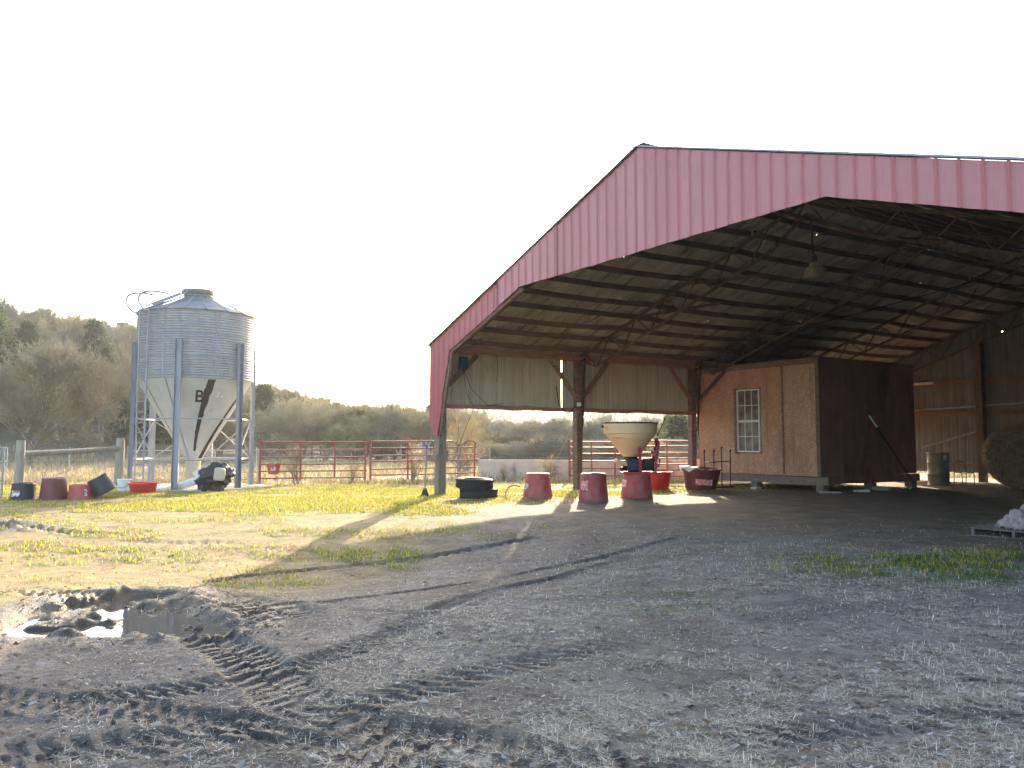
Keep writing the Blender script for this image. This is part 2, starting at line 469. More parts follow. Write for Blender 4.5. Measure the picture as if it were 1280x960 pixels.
# tyre tracks: points, half width, depth, lug pitch (0 = smooth rut), berm
TRACKS = [
    ([(-4.3, 10.22), (-4.07, 11.29), (-3.66, 11.9), (-2.79, 12.74), (-1.46, 13.37), (-0.57, 14.0), (0.58, 14.71)], .10, .075, 0, .035, 1.0),
    ([(-3.16, 7.81), (-2.93, 8.24), (-2.13, 8.97), (-1.65, 9.81), (-0.54, 10.95), (0.57, 11.79), (2.0, 12.88), (3.12, 14.13)], .085, .035, 0, .02, .7),
    ([(2.07, 12.55), (1.44, 11.67), (0.54, 10.69), (-0.38, 9.65), (-0.81, 8.14), (-1.03, 6.98), (-1.28, 6.23), (-1.72, 5.62), (-2.32, 5.14), (-3.02, 4.88), (-4.42, 4.62)], .17, .028, .115, .02, .75),
    ([(-6.05, 9.62), (-5.19, 9.04), (-4.06, 8.38), (-2.58, 7.07), (-1.62, 5.5), (-0.95, 4.64), (0.0, 4.22), (0.9, 3.75), (1.8, 3.2)], .24, .035, .15, .025, .95),
    ([(-4.44, 5.55), (-3.24, 5.15), (-2.32, 4.85), (-1.55, 4.64), (-0.94, 4.31), (-0.31, 3.91), (0.3, 3.3)], .15, .028, .12, .02, .8),
    ([(-3.61, 4.01), (-2.64, 4.19), (-1.89, 4.31), (-1.14, 4.78), (-0.43, 5.45), (0.37, 6.19), (1.32, 6.82)], .20, .022, .16, .015, .6),
    ([(-3.6, 9.3), (-3.0, 8.75), (-2.35, 8.2), (-1.9, 7.5)], .40, .03, .15, .03, .9),
    ([(-9.56, 8.66), (-7.69, 8.77), (-6.33, 8.91), (-5.05, 9.16), (-4.31, 9.54), (-3.76, 9.97)], .11, .05, .13, .05, .9),
    ([(-11.03, 14.93), (-9.68, 14.72), (-8.57, 14.48), (-7.59, 14.25), (-6.77, 14.4)], .16, .06, .2, .07, .9),
    ([(-6.65, 13.85), (-5.77, 13.76), (-5.16, 14.13), (-4.49, 14.03)], .16, .03, .2, .025, .6),
    ([(0.9, 4.31), (1.9, 4.61), (2.9, 4.76), (4.1, 5.41)], .16, .016, .15, .012, .3),
]
PUD = np.array([(-4.8, 7.55), (-4.6, 7.3), (-4.2, 7.1), (-3.4, 7.0), (-2.75, 7.15), (-2.45, 7.5), (-2.85, 7.95), (-3.35, 8.45), (-3.75, 9.05), (-4.3, 8.95), (-4.7, 8.5), (-4.85, 8.0)])
PUD2 = np.array([(-12.5, 15.61), (-10.09, 15.66), (-8.99, 15.36), (-8.65, 14.66), (-9.04, 14.12), (-10.55, 13.77), (-12.51, 13.91)])

def poly_sd(x, y, P):
    """signed distance to a polygon, negative inside"""
    d = np.full(x.shape, 1e9); ins = np.zeros(x.shape, bool)
    n = len(P)
    for i in range(n):
        ax, ay = P[i]; bx, by = P[(i + 1) % n]
        ex, ey = bx - ax, by - ay
        t = np.clip(((x - ax) * ex + (y - ay) * ey) / (ex * ex + ey * ey), 0, 1)
        d = np.minimum(d, np.hypot(x - ax - ex * t, y - ay - ey * t))
        c = ((ay > y) != (by > y)) & (x < (bx - ax) * (y - ay) / (by - ay + 1e-12) + ax)
        ins ^= c
    return np.where(ins, -d, d)

def track_field(x, y, pts):
    d = np.full(x.shape, 1e9); al = np.zeros(x.shape); sd = np.zeros(x.shape); L0 = 0
    # smooth the polyline
    P = [np.array(p, float) for p in pts]
    for _ in range(2):
        Q = [P[0]]
        for a, b in zip(P[:-1], P[1:]): Q += [a * .75 + b * .25, a * .25 + b * .75]
        Q.append(P[-1]); P = Q
    for a, b in zip(P[:-1], P[1:]):
        e = b - a; l = np.hypot(*e)
        if l < 1e-6: continue
        t = np.clip(((x - a[0]) * e[0] + (y - a[1]) * e[1]) / (l * l), 0, 1)
        dx = x - a[0] - e[0] * t; dy = y - a[1] - e[1] * t
        dd = np.hypot(dx, dy); m = dd < d
        d = np.where(m, dd, d); al = np.where(m, L0 + t * l, al)
        sd = np.where(m, np.sign(e[0] * dy - e[1] * dx), sd)
        L0 += l
    fade = sstep(0, .8, al) * sstep(0, .8, L0 - al)
    return d, al, sd, fade

HILL_AZ = np.array([-3.1, -1.35, -1.0, -.80, -.66, -.56, -.47, -.37, -.30, -.2, 0, 3.1])
HILL_H = np.array([4, 8, 12.5, 13.0, 12.5, 11.0, 8.6, 4.6, 2.6, .6, 0, 0])
def hill_z(x, y):
    r = np.hypot(x, y); az = np.arctan2(x, np.maximum(y, 1e-3) * 1.0)
    az = np.where(y < 0, np.sign(x) * 3.0, az)
    A = np.interp(np.tan(np.clip(az, -1.2, 1.2)) * (y > 0) + (y <= 0) * np.sign(x) * 3, HILL_AZ, HILL_H)
    z = A * sstep(50, 112, r) * (1 + .12 * (fbm(x * .03, y * .03, 5) - .5))
    # the far ridge
    rb = sstep(290, 400, r) * (1 - sstep(470, 620, r))
    t = x / np.maximum(y, 1)
    z = z + rb * (np.interp(t, [-1, -.3, -.1, -.06, -.035, -.01, .03, .06, .1, .3, 1], [20, 8, 10, 20, 20, 16, 10, 9, 16, 20, 26])) * (.86 + .3 * fbm(x * .02, y * .02, 9)) * (y > 0)
    return z

def height(x, y, masks=False):
    x = np.asarray(x, float); y = np.asarray(y, float)
    r = np.hypot(x, y)
    near = 1 - sstep(16, 26, r)
    # a shallow hollow in the yard where the rain collects
    dip = -.42 * np.exp(-(((x + 2.3) / 4.3) ** 2 + ((y - 12.0) / 3.7) ** 2))
    zb = None
    z = dip + .05 * (fbm(x * .35, y * .35, 1, 3) - .5) * (1 - .6 * sstep(15, 20, r)) + .028 * near * (fbm(x * 1.9, y * 1.9, 2, 4, .6) - .5)
    rough = fbm(x * .8 + 3, y * .8, 31, 3)
    zb = z.copy()
    z = z + near * (.010 + .02 * sstep(.5, .7, rough)) * (fbm(x * 14, y * 14, 3, 3, .65) - .5) * 1.4
    mud = np.zeros(x.shape); 
    for (pts, hw, dep, lug, berm, mk) in TRACKS:
        P = np.array(pts); mg = hw * 4 + .3
        sel = (x > P[:, 0].min() - mg) & (x < P[:, 0].max() + mg) & (y > P[:, 1].min() - mg) & (y < P[:, 1].max() + mg)
        if not sel.any(): continue
        xs, ys = x[sel], y[sel]
        d, al, sd, fd = track_field(xs, ys, pts)
        d = np.abs(d + (fbm(xs * 3, ys * 3, 77, 3) - .5) * hw * .40)
        u = d / hw
        wob = np.clip(-.55 + 2.9 * fbm(al * 1.1 + hw * 50, al * 0 + dep * 99, 12, 3), .12, 1.5)
        core = 1 - sstep(.75, 1.15, u)
        z[sel] += (zb[sel] - z[sel]) * core * fd * .85
        zz = -dep * (1.5 if lug else 1.0) * core * np.maximum(wob, .6 if lug else 0) * fd
        zz += .6 * berm * np.exp(-((u - 1.3) / .33) ** 2) * fd * (.0 + 1.5 * fbm(xs * 7, ys * 7, 21 + int(sd.size % 3), 3, .7))
        if lug:
            ph = al / lug + sd * u * .8
            k = np.cos(2 * np.pi * ph + (sd > 0) * np.pi)
            zz += .024 * core * fd * sstep(-.05, .3, k) * (.7 + .8 * sstep(.3, .7, fbm(xs * 2.2, ys * 2.2, 40, 3))) * min(1.1, hw / .17)
        tear = (np.exp(-(u / 1.9) ** 2) - .7 * core * (lug > 0)) * fd
        zz += tear * (fbm(xs * 22, ys * 22, 51, 3, .7) - .5) * .013 * (mk > .5)
        z[sel] += zz
        mud[sel] = np.maximum(mud[sel], np.exp(-(u / 1.15) ** 4) * fd * mk * np.clip(wob, .6, 1) * sstep(.25, .5, fbm(xs * 6, ys * 6, 45, 3) + .12))
    for PP, dp in ((PUD, .105), (PUD2, .09)):
        sel = (x > PP[:, 0].min() - 2) & (x < PP[:, 0].max() + 2) & (y > PP[:, 1].min() - 2) & (y < PP[:, 1].max() + 2)
        if sel.any():
            xs, ys = x[sel], y[sel]
            s = poly_sd(xs, ys, PP) + (fbm(xs * 2.5, ys * 2.5, 61, 3) - .5) * .35
            cxy = PP.mean(0); lvl = -.42 * np.exp(-(((cxy[0] + 2.3) / 4.3) ** 2 + ((cxy[1] - 12.0) / 3.7) ** 2))
            kf = 1 - sstep(.0, 1.3, s); z[sel] += (lvl - dip[sel]) * kf
            z[sel] -= dp * (1 - sstep(-.22, .10, s))
            lump = sstep(.52, .72, fbm(xs * 2.3 + 4, ys * 2.9, 66, 3))
            z[sel] += .085 * lump * (1 - sstep(-.1, .35, s)) * (.6 + .8 * fbm(xs * 8, ys * 8, 67, 3, .7))
            # thrown up mud on the near bank
            bank = np.exp(-((s - .22) / .2) ** 2)
            z[sel] += bank * (.018 + .06 * (fbm(xs * 9, ys * 9, 64, 4, .7) - .4)) 
            mud[sel] = np.maximum(mud[sel], 1 - sstep(.2, .62, s))
    # ground falls a little to the back of the barn, the barn floor is smooth
    z = np.where(r > 46, z * .4, z) + hill_z(x, y)
    if masks: return z, np.clip(mud, 0, 1)
    return z

def gz(x, y):
    return float(height(np.array([x]), np.array([y]))[0])

# masks that belong to the ground itself: where grass grows, where straw lies
def green_mask(x, y):
    s, w_ = to_sw(x, y)
    n = fbm(x * .55, y * 1.1, 91, 4, .55); n2 = fbm(x * 2.3, y * 3.1, 95, 3)
    band = sstep(12.0, 20.5, y + .12 * x) * (1 - sstep(27, 31, y))
    outside = 1 - sstep(1.2, 4.6, w_ + (n2 - .5) * 1.5 - .0 * s) * (s > -1.5)
    g = band * outside * sstep(.60 - .24 * band, .74 - .19 * band, n * .75 + n2 * .25)
    sp = sstep(.44, .66, n) * (.25 + .75 * sstep(.45, .62, fbm(x * 3.1, y * 3.1, 97, 3))) * sstep(9.6, 11.5, y) * (1 - sstep(13, 18, y)) * (x < -1.5) * .75
    g = np.maximum(g, sp)
    # green patch near the pallet, faint ones in the foreground
    q = np.exp(-(((x - 6.3) / 2.1) ** 2 + ((y - 10.3) / 1.25) ** 2) ** 1.5) * sstep(.40, .55, n2 * .6 + n * .4)
    g = np.maximum(g, q * 1.1)
    f = sstep(.57, .68, fbm(x * .9 + 7, y * .9, 101, 3)) * sstep(-.5, 1.5, x) * (1 - sstep(9, 11, y)) * sstep(.48, .62, n2) * .42
    g = np.maximum(g, f)
    return np.clip(g, 0, 1)
def straw_mask(x, y):
    n = fbm(x * .7, y * .9, 111, 4, .55)
    a = sstep(-1.6, 2.2, x + (n - .5) * 3 - (y - 6) * .12) * (1 - sstep(12.0, 15.0, y + (n - .5) * 3))
    return np.clip(a * sstep(.30, .55, n), 0, 1)

def build_ground():
    rs = [.5]
    while rs[-1] < 1400:
        r = rs[-1]
        k = .0034 if r < 9 else .0052 if r < 13 else (.008 if r < 30 else (.02 if r < 130 else .05))
        rs.append(r + max(.006, r * k) if r > 1.8 else r + .05)
    rs = np.array(rs)
    fine = np.radians(np.linspace(-43, 43, 620))
    coarse = np.radians(np.linspace(43, 317, 60)[1:-1])
    az = np.concatenate([fine, coarse]); na = len(az); nr = len(rs)
    X = np.outer(rs, np.sin(az)).ravel(); Y = np.outer(rs, np.cos(az)).ravel()
    Z, mud = height(X, Y, True)
    V = np.stack([X, Y, Z], 1)
    V = np.concatenate([V, [[0, 0, gz(0, 0)]]]); c = len(V) - 1
    i = np.arange(nr - 1)[:, None] * na; j = np.arange(na)[None, :]; j2 = (j + 1) % na
    F = np.stack([i + j, i + na + j, i + na + j2, i + j2], -1).reshape(-1, 4)
    cap = np.array([[c, jj, (jj + 1) % na, (jj + 1) % na] for jj in range(0)], np.int32).reshape(-1, 4)
    s, w_ = to_sw(X, Y)
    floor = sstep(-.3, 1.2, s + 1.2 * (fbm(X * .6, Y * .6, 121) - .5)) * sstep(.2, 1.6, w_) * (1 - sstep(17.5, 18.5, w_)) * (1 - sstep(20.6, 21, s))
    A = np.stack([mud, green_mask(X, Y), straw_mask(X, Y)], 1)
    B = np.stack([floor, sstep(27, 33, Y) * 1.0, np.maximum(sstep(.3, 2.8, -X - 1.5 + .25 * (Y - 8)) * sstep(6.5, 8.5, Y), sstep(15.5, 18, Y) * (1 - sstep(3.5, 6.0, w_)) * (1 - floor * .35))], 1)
    A = np.concatenate([A, [[0, 0, 0]]]); B = np.concatenate([B, [[0, 0, 0]]])
    m, nt, N, L, bs = nm_new('barnyard_soil')
    geo = N.new('ShaderNodeNewGeometry').outputs['Position']
    a = N.new('ShaderNodeAttribute'); a.attribute_name = 'mask'
    b = N.new('ShaderNodeAttribute'); b.attribute_name = 'mask2'
    sa = N.new('ShaderNodeSeparateColor'); L.new(a.outputs['Color'], sa.inputs[0])
    sb = N.new('ShaderNodeSeparateColor'); L.new(b.outputs['Color'], sb.inputs[0])
    n1 = noise(N, L, geo, 1.1, 8, .62); n2 = noise(N, L, geo, 9, 6, .7); n3 = noise(N, L, geo, 55, 4, .7); n4 = noise(N, L, geo, 160, 3, .6)
    c = ramp(N, L, n1, [(.36, (.085, .067, .056)), (.5, (.150, .124, .104)), (.64, (.225, .195, .168))])
    c = mix(N, L, ramp(N, L, n2, [(.36, (.8, .8, .8)), (.54, (0, 0, 0))]), c, (.055, .042, .034))
    # gravelly and chaffy flecks
    c = mix(N, L, ramp(N, L, n3, [(.54, (0, 0, 0)), (.64, (.75, .75, .75))]), c, (.37, .33, .28))
    c = mix(N, L, ramp(N, L, n4, [(.60, (0, 0, 0)), (.70, (.5, .5, .5))]), c, (.40, .36, .31))
    # straw litter ground
    st = mth(N, L, 'MULTIPLY', sa.outputs[2], ramp(N, L, n2, [(.35, (0, 0, 0)), (.6, (.75, .75, .75))]))
    c = mix(N, L, st, c, (.25, .215, .175))
    # dry yard in the open: short dead turf
    dr = ramp(N, L, noise(N, L, geo, 2.2, 8, .7), [(.32, (.15, .10, .045)), (.48, (.29, .205, .085)), (.66, (.41, .31, .13))])
    c = mix(N, L, sb.outputs[2], c, dr)
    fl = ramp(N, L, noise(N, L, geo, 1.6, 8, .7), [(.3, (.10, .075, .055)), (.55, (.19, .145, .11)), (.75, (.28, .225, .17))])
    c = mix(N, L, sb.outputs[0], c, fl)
    fd = ramp(N, L, noise(N, L, geo, .6, 7, .7), [(.3, (.22, .17, .10)), (.7, (.42, .33, .20))])
    c = mix(N, L, sb.outputs[1], c, fd)
    gr = ramp(N, L, n2, [(.3, (.06, .085, .02)), (.7, (.13, .16, .035))])
    c = mix(N, L, mth(N, L, 'MULTIPLY', sa.outputs[1], .85), c, gr)
    mk = mth(N, L, 'MULTIPLY', sa.outputs[0], ramp(N, L, n2, [(.3, (1, 1, 1)), (.75, (.55, .55, .55))]))
    c = mix(N, L, mk, c, (.048, .037, .030))
    # woodland floor far off
    sz = N.new('ShaderNodeSeparateXYZ'); L.new(geo, sz.inputs[0])
    ln = N.new('ShaderNodeVectorMath'); ln.operation = 'LENGTH'; L.new(geo, ln.inputs[0])
    fr = ramp(N, L, mth(N, L, 'DIVIDE', ln.outputs['Value'], 200.0), [(.235, (0, 0, 0)), (.29, (1, 1, 1))])
    wd = ramp(N, L, noise(N, L, geo, .25, 8, .7), [(.3, (.10, .085, .055)), (.55, (.17, .14, .095)), (.75, (.11, .12, .06))])
    c = mix(N, L, fr, c, wd)
    L.new(c, bs.inputs['Base Color'])
    rg = mix(N, L, mk, ramp(N, L, n3, [(.3, (.75,) * 3), (.7, (.95,) * 3)]), (.38, .38, .38))
    L.new(rg, bs.inputs['Roughness'])
    bs.inputs['Specular IOR Level'].default_value = .35
    hh = mth(N, L, 'ADD', mth(N, L, 'MULTIPLY', n3, .6), mth(N, L, 'MULTIPLY', n4, .3))
    hh = mth(N, L, 'ADD', hh, mth(N, L, 'MULTIPLY', n2, 1.3))
    bump(N, L, hh, bs, 1.0, .035)
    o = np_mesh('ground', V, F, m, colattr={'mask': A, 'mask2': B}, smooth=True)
    tag(o, 'muddy rutted barnyard soil and field running up to the wooded hill', None, None, 'structure')
    return o
ground = build_ground()

def gz_lvl(x, y): return -.42 * math.exp(-(((x + 2.3) / 4.3) ** 2 + ((y - 12.0) / 3.7) ** 2))
for P, nmn, lb in ((PUD, 'puddle', 'muddy rain puddle in the rutted foreground at left reflecting sky'), (PUD2, 'puddle', 'shallow puddle in a churned rut at the far left edge')):
    mb = MB(); c = P.mean(0)
    zc = gz_lvl(*P.mean(0)) - .055
    Q = c + (P - c) * 1.08
    mb.add([(p[0], p[1], zc) for p in Q], [tuple(range(len(Q) - 1, -1, -1)) if False else tuple(range(len(Q)))])
    o = mb.build(nmn, M['water'])
    tag(o, lb, None, None, 'structure')

# ------------------------------------------------------------------ ground cover
def blades(name, label, X, Y, h, wd, lay, colors, mat, seed, bend=.3):
    """N little blades; lay 0 = upright, 1 = lying"""
    rg = np.random.default_rng(seed); n = len(X)
    Z = height(X, Y)
    a = rg.uniform(0, 2 * np.pi, n); H = h * rg.uniform(.45, 1.25, n); W = wd * rg.uniform(.6, 1.4, n) * np.clip(Y / 7.0, .8, 1.8)
    el = np.where(rg.random(n) < lay, rg.uniform(-.02, .20, n), rg.uniform(.85, 1.5, n))
    dx = np.cos(a) * np.cos(el); dy = np.sin(a) * np.cos(el); dz = np.sin(el)
    px = -np.sin(a); py = np.cos(a)
    b = np.stack([X, Y, Z + .002 + .006 * lay], 1)
    D = np.stack([dx, dy, dz], 1); S = np.stack([px, py, np.zeros(n)], 1)
    bd = np.stack([np.cos(a), np.sin(a), -np.ones(n) * .5], 1) * (H * bend * rg.uniform(-.2, 1, n) * (el > .5))[:, None]
    m1 = b + D * (H * .55)[:, None]; tp = b + D * H[:, None] + bd
    V = np.stack([b - S * W[:, None] / 2, b + S * W[:, None] / 2, m1 + S * W[:, None] * .42, m1 - S * W[:, None] * .42, tp + S * W[:, None] * .08, tp - S * W[:, None] * .08], 1).reshape(-1, 3)
    o = np.arange(n)[:, None] * 6
    F = np.concatenate([o + np.array([[0, 1, 2, 3]]), o + np.array([[3, 2, 4, 5]])])
    C = np.asarray(colors, float); ci = rg.integers(0, len(C), n)
    cc = C[ci] * rg.uniform(.75, 1.25, n)[:, None]
    ob = np_mesh(name, V, F, mat, colattr={'col': np.repeat(cc, 6, 0)})
    return tag(ob, label, None, None, 'stuff')

M['grass'] = leafy('green_grass', .55)
M['deadgrass'] = leafy('dead_grass', .35)

def scatter(n, x0, x1, y0, y1, mask, seed, yp=0.0):
    rg = np.random.default_rng(seed)
    X = rg.uniform(x0, x1, n); u = rg.random(n)
    if yp:    # more of them near, fewer far
        Y = y0 * (y1 / y0) ** u
        X = X * (Y / y1) if x0 < 0 < x1 else X
    else: Y = y0 + (y1 - y0) * u
    k = rg.random(n) < mask(X, Y)
    return X[k], Y[k]

# the ground cover keeps off things standing on the floor of the barn
X, Y = scatter(520000, -21, 9, 9.5, 31, lambda x, y: green_mask(x, y) * .9, 5)
blades('green_grass', 'bright green winter grass growing in the sunlit yard', X, Y, .062, .009, .12, [(.27, .30, .035), (.36, .37, .05), (.20, .25, .03), (.44, .39, .08), (.48, .38, .14), (.42, .31, .14)], M['grass'], 1)
X, Y = scatter(140000, 3.5, 9.5, 8, 13, lambda x, y: green_mask(x, y) * .8 * sstep(.35, .6, fbm(x * 4, y * 4, 171, 3)), 6)
X2, Y2 = scatter(130000, -1, 9, 3, 10, lambda x, y: green_mask(x, y) * .35, 7)
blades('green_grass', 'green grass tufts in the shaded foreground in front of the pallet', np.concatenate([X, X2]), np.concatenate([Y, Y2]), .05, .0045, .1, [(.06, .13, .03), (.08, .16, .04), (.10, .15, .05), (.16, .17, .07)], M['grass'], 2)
X, Y = scatter(900000, -9, 16, 2.9, 16, lambda x, y: (.10 + .90 * straw_mask(x, y)) * sstep(.36, .56, fbm(x * 4.5, y * 4.5, 131, 4, .65)), 8, 1)
blades('dead_straw', 'pale dead grass and straw littering the shaded ground', X, Y, .055, .0042, .95, [(.40, .35, .28), (.55, .50, .41), (.24, .20, .15), (.68, .63, .54), (.32, .28, .22)], M['deadgrass'], 3)
X, Y = scatter(200000, -21, 4, 9, 22, lambda x, y: .45 * sstep(.35, .6, fbm(x * 1.5, y * 1.5, 141, 3)) * (1 - green_mask(x, y)) * (to_sw(x, y)[1] < 3.5), 9)
blades('dry_turf', 'short tan dead turf in the sunlit part of the yard', X, Y, .035, .007, .6, [(.42, .32, .13), (.50, .40, .17), (.33, .25, .09), (.40, .38, .10)], M['deadgrass'], 4)
X, Y = scatter(90000, -52, 30, 31.5, 52, lambda x, y: sstep(.25, .55, fbm(x * .25, y * .3, 151, 3)) * (1 - (to_sw(x, y)[1] > -.5) * (to_sw(x, y)[0] < 23)), 10)
blades('dry_field_grass', 'tall dry grass standing in the field beyond the fences', X, Y, .42, .022, .05, [(.42, .33, .19), (.52, .42, .26), (.34, .26, .14), (.30, .30, .14)], M['deadgrass'], 5, .5)
X, Y = scatter(16000, -22, 10, 28.2, 31.2, lambda x, y: sstep(.4, .6, fbm(x * .6, y * .8, 161, 3)) * (to_sw(x, y)[1] < -.6), 11)
blades('fence_weeds', 'dry weeds and long grass along the foot of the gates', X, Y, .24, .012, .1, [(.40, .30, .17), (.30, .22, .12), (.22, .22, .08)], M['deadgrass'], 6, .5)

def litter():
    """scraps: dead leaves and chips lying flat"""
    rg = np.random.default_rng(77); n = 42000
    Y = 3.0 * (15 / 3.0) ** rg.random(n); X = rg.uniform(-.75, .85, n) * Y
    k = rg.random(n) < (.18 + .8 * straw_mask(X, Y)) * .8
    X = X[k]; Y = Y[k]; n = len(X); Z = height(X, Y)
    r = rg.uniform(.005, .017, n) * (1 + (rg.random(n) < .03) * 1.2); a = rg.uniform(0, 6.28, n); tl = rg.uniform(-.5, .5, (n, 2))
    V = []; 
    for k5 in range(5):
        t = a + k5 * 2 * np.pi / 5; rr = r * rg.uniform(.55, 1.2, n)
        dx = np.cos(t) * rr * 1.5; dy = np.sin(t) * rr
        V.append(np.stack([X + dx, Y + dy, Z + .008 + dx * tl[:, 0] + dy * tl[:, 1]], 1))
    V = np.stack(V, 1).reshape(-1, 3); F = np.arange(n * 5).reshape(-1, 5)
    C = np.array([(.17, .13, .10), (.27, .22, .18), (.11, .08, .06), (.42, .39, .36), (.22, .15, .09)])
    cc = C[rg.integers(0, 5, n)] * rg.uniform(.7, 1.3, n)[:, None]
    o = np_mesh('leaf_litter', V, F, M['deadgrass'], colattr={'col': np.repeat(cc, 5, 0)})
    tag(o, 'dead leaves and chips scattered over the shaded ground', None, None, 'stuff')
litter()

def clods():
    rg = np.random.default_rng(99); n = 16000
    Y = 3.2 * (17 / 3.2) ** rg.random(n); X = rg.uniform(-.8, .8, n) * Y
    z, mud = height(X, Y, True)
    k = rg.random(n) < np.clip(mud ** 2 * .55 + .02, 0, 1)
    X, Y, z = X[k], Y[k], z[k]; n = len(X)
    r = rg.uniform(.004, .014, n) * (1 + (rg.random(n) < .04))
    base = np.array([(1,0,0),(-1,0,0),(0,1,0),(0,-1,0),(0,0,1),(0,0,-1)], float)
    tri = np.array([(0,2,4),(2,1,4),(1,3,4),(3,0,4),(2,0,5),(1,2,5),(3,1,5),(0,3,5)])
    V = base[None] * r[:, None, None] * rg.uniform(.5, 1.4, (n, 6, 1)); V[:, :, 2] *= .7
    ca = rg.uniform(0, 6.28, n); c, s = np.cos(ca)[:, None], np.sin(ca)[:, None]
    Vx = V[:, :, 0] * c - V[:, :, 1] * s; Vy = V[:, :, 0] * s + V[:, :, 1] * c
    V = np.stack([Vx + X[:, None], Vy + Y[:, None], V[:, :, 2] + z[:, None] + r[:, None] * .3], 2).reshape(-1, 3)
    F = (np.arange(n)[:, None, None] * 6 + tri[None]).reshape(-1, 3)
    m = worn('wet_dark_mud', (.035, .026, .021), (.065, .05, .042), .55, 8, bmp=.3)
    o = np_mesh('mud_clods', V, F, m, smooth=False)
    tag(o, 'dark mud clods thrown up along the tyre ruts', None, None, 'stuff')
clods()

# ------------------------------------------------------------------ barn, in its own coordinates: x = back along the side wall, -y = across, z = up
barn = empty('barn', (BX, BY, 0), BT, 'large open fronted pole barn with a faded red metal gable and rusty roof', 'barn')
def B(s, w_, h): return (s, -w_, h)
rb = random.Random(3)
def rake(w_):  return HE + (HR - HE) * (1 - abs(w_ - WR) / WR)
def fascia_bot(w_):
    w_ = min(w_, 2 * WR - w_)
    pts = [(-.22, 2.0), (.10, 1.72), (.28, 1.70), (.70, 3.3), (.98, 4.12), (4.645, 5.345), (20, 5.345)]
    return float(np.interp(w_, [p[0] for p in pts], [p[1] for p in pts]))
def fascia_top(w_): return rake(w_) + .02

def gable_part(w0, w1, ds):
    """one run of ribbed sheets from w0 to w1"""
    mb = MB(); ws = []
    k = math.floor(w0 / .3048) - 1
    while k * .3048 < w1 + .4:
        c = k * .3048
        for dx, hgt in ((-.152, 0), (-.06, 0), (-.056, .004), (-.044, .004), (-.04, 0), (-.030, 0), (-.014, .022), (.014, .022), (.030, 0), (.05, 0), (.054, .004), (.066, .004), (.07, 0)):
            ws.append((c + dx, hgt))
        k += 1
    for b in (0.98, 4.645, WR, 2*WR-4.645, 2*WR-.98, .1, .28, .7, 2*WR-.28, 2*WR-.7): ws.append((b, 0))
    ws = sorted(x for x in ws if w0 <= x[0] <= w1)
    vs = []; fs = []
    prev = None
    for (x, hg) in ws:
        jog = .0
        i = len(vs)
        b_ = fascia_bot(x) + .004 * math.sin(x * 7.3) ; t_ = fascia_top(x)
        vs += [B(-ds - hg, x, b_), B(-ds - hg, x, t_), B(-ds - hg + .003, x, t_), B(-ds - hg + .003, x, b_)]
        if prev is not None:
            for j in range(4): fs.append((prev + j, i + j, i + (j + 1) % 4, prev + (j + 1) % 4))
        prev = i
    n = len(vs)
    fs.append((0, 1, 2, 3)); fs.append((n-1, n-2, n-3, n-4))
    mb.add(vs, fs, False)
    return mb
for (a, b, ds) in ((-.24, 3.56, .080), (3.53, 6.18, .110), (6.15, WR + .02, .086), (WR - .01, 2 * WR + .24, .112)):
    gable_part(a, b, ds).build('gable_sheet', M['red_sheet'], barn)
# trim boards of the opening, just behind the sheets
for (a, b, dz, mt) in (((.30, 1.70), (1.0, 4.10), 0, 'wood_brown'), ((1.0, 4.10), (4.645, 5.33), 0, 'wood_brown'), ((4.645, 5.33), (2*WR-4.645, 5.33), .09, 'purlin'), ((2*WR-4.645, 5.33), (2*WR-1.0, 4.10), .09, 'purlin'), ((2*WR-1, 4.1), (2*WR-.3, 1.7), 0, 'purlin')):
    MB().beam(B(-.015, a[0], a[1] + dz), B(-.015, b[0], b[1] + dz), .06, .11, 5, .008, rb).build('opening_trim', M[mt], barn)
# rake cap over the sheets (thin dark metal)
for sgn in (0, 1):
    mb = MB()
    a, b = (-.3, WR) if not sgn else (WR, 2 * WR + .3)
    mb.beam(B(-.085, a, rake(a) + .055), B(-.085, b, rake(b) + .055), .13, .03)
    mb.build('rake_cap', M['galv_dull'], barn)

# roof sheets: corrugation runs down the slope
def roof_side(side, s0, s1):
    mb = MB(); vs = []; fs = []
    n = int((s1 - s0) / .076)
    rows = [(-.38, 0), (2.2, .0), (4.5, .0), (6.8, .0), (WR, 0)]
    for i in range(n + 1):
        s = s0 + (s1 - s0) * i / n
        hg = .022 * (1 if i % 2 else 0)
        for (x, _) in rows:
            w_ = x if not side else 2 * WR - x
            z = rake(w_) + .03 + hg + .02 * math.sin(s * 1.3 + x * 2) * (0 < x < WR)
            vs.append(B(s, w_, z))
    m_ = len(rows)
    for i in range(n):
        for j in range(m_ - 1):
            f = (i*m_ + j, (i+1)*m_ + j, (i+1)*m_ + j + 1, i*m_ + j + 1)
            fs.append(f if not side else f[::-1])
    mb.add(vs, fs, False)
    o = mb.build('roof_sheet', M['roof'], barn)
    so = o.modifiers.new('thickness', 'SOLIDIFY'); so.thickness = .004; so.offset = 1
for side in (0, 1):
    for (a, b) in ((-.07, 7.074), (6.922, 14.066), (13.914, 21.0)):
        roof_side(side, a, b)
MB().beam(B(-.1, WR, HR + .085), B(21.0, WR, HR + .085), .34, .02).build('ridge_cap', M['galv_dull'], barn)

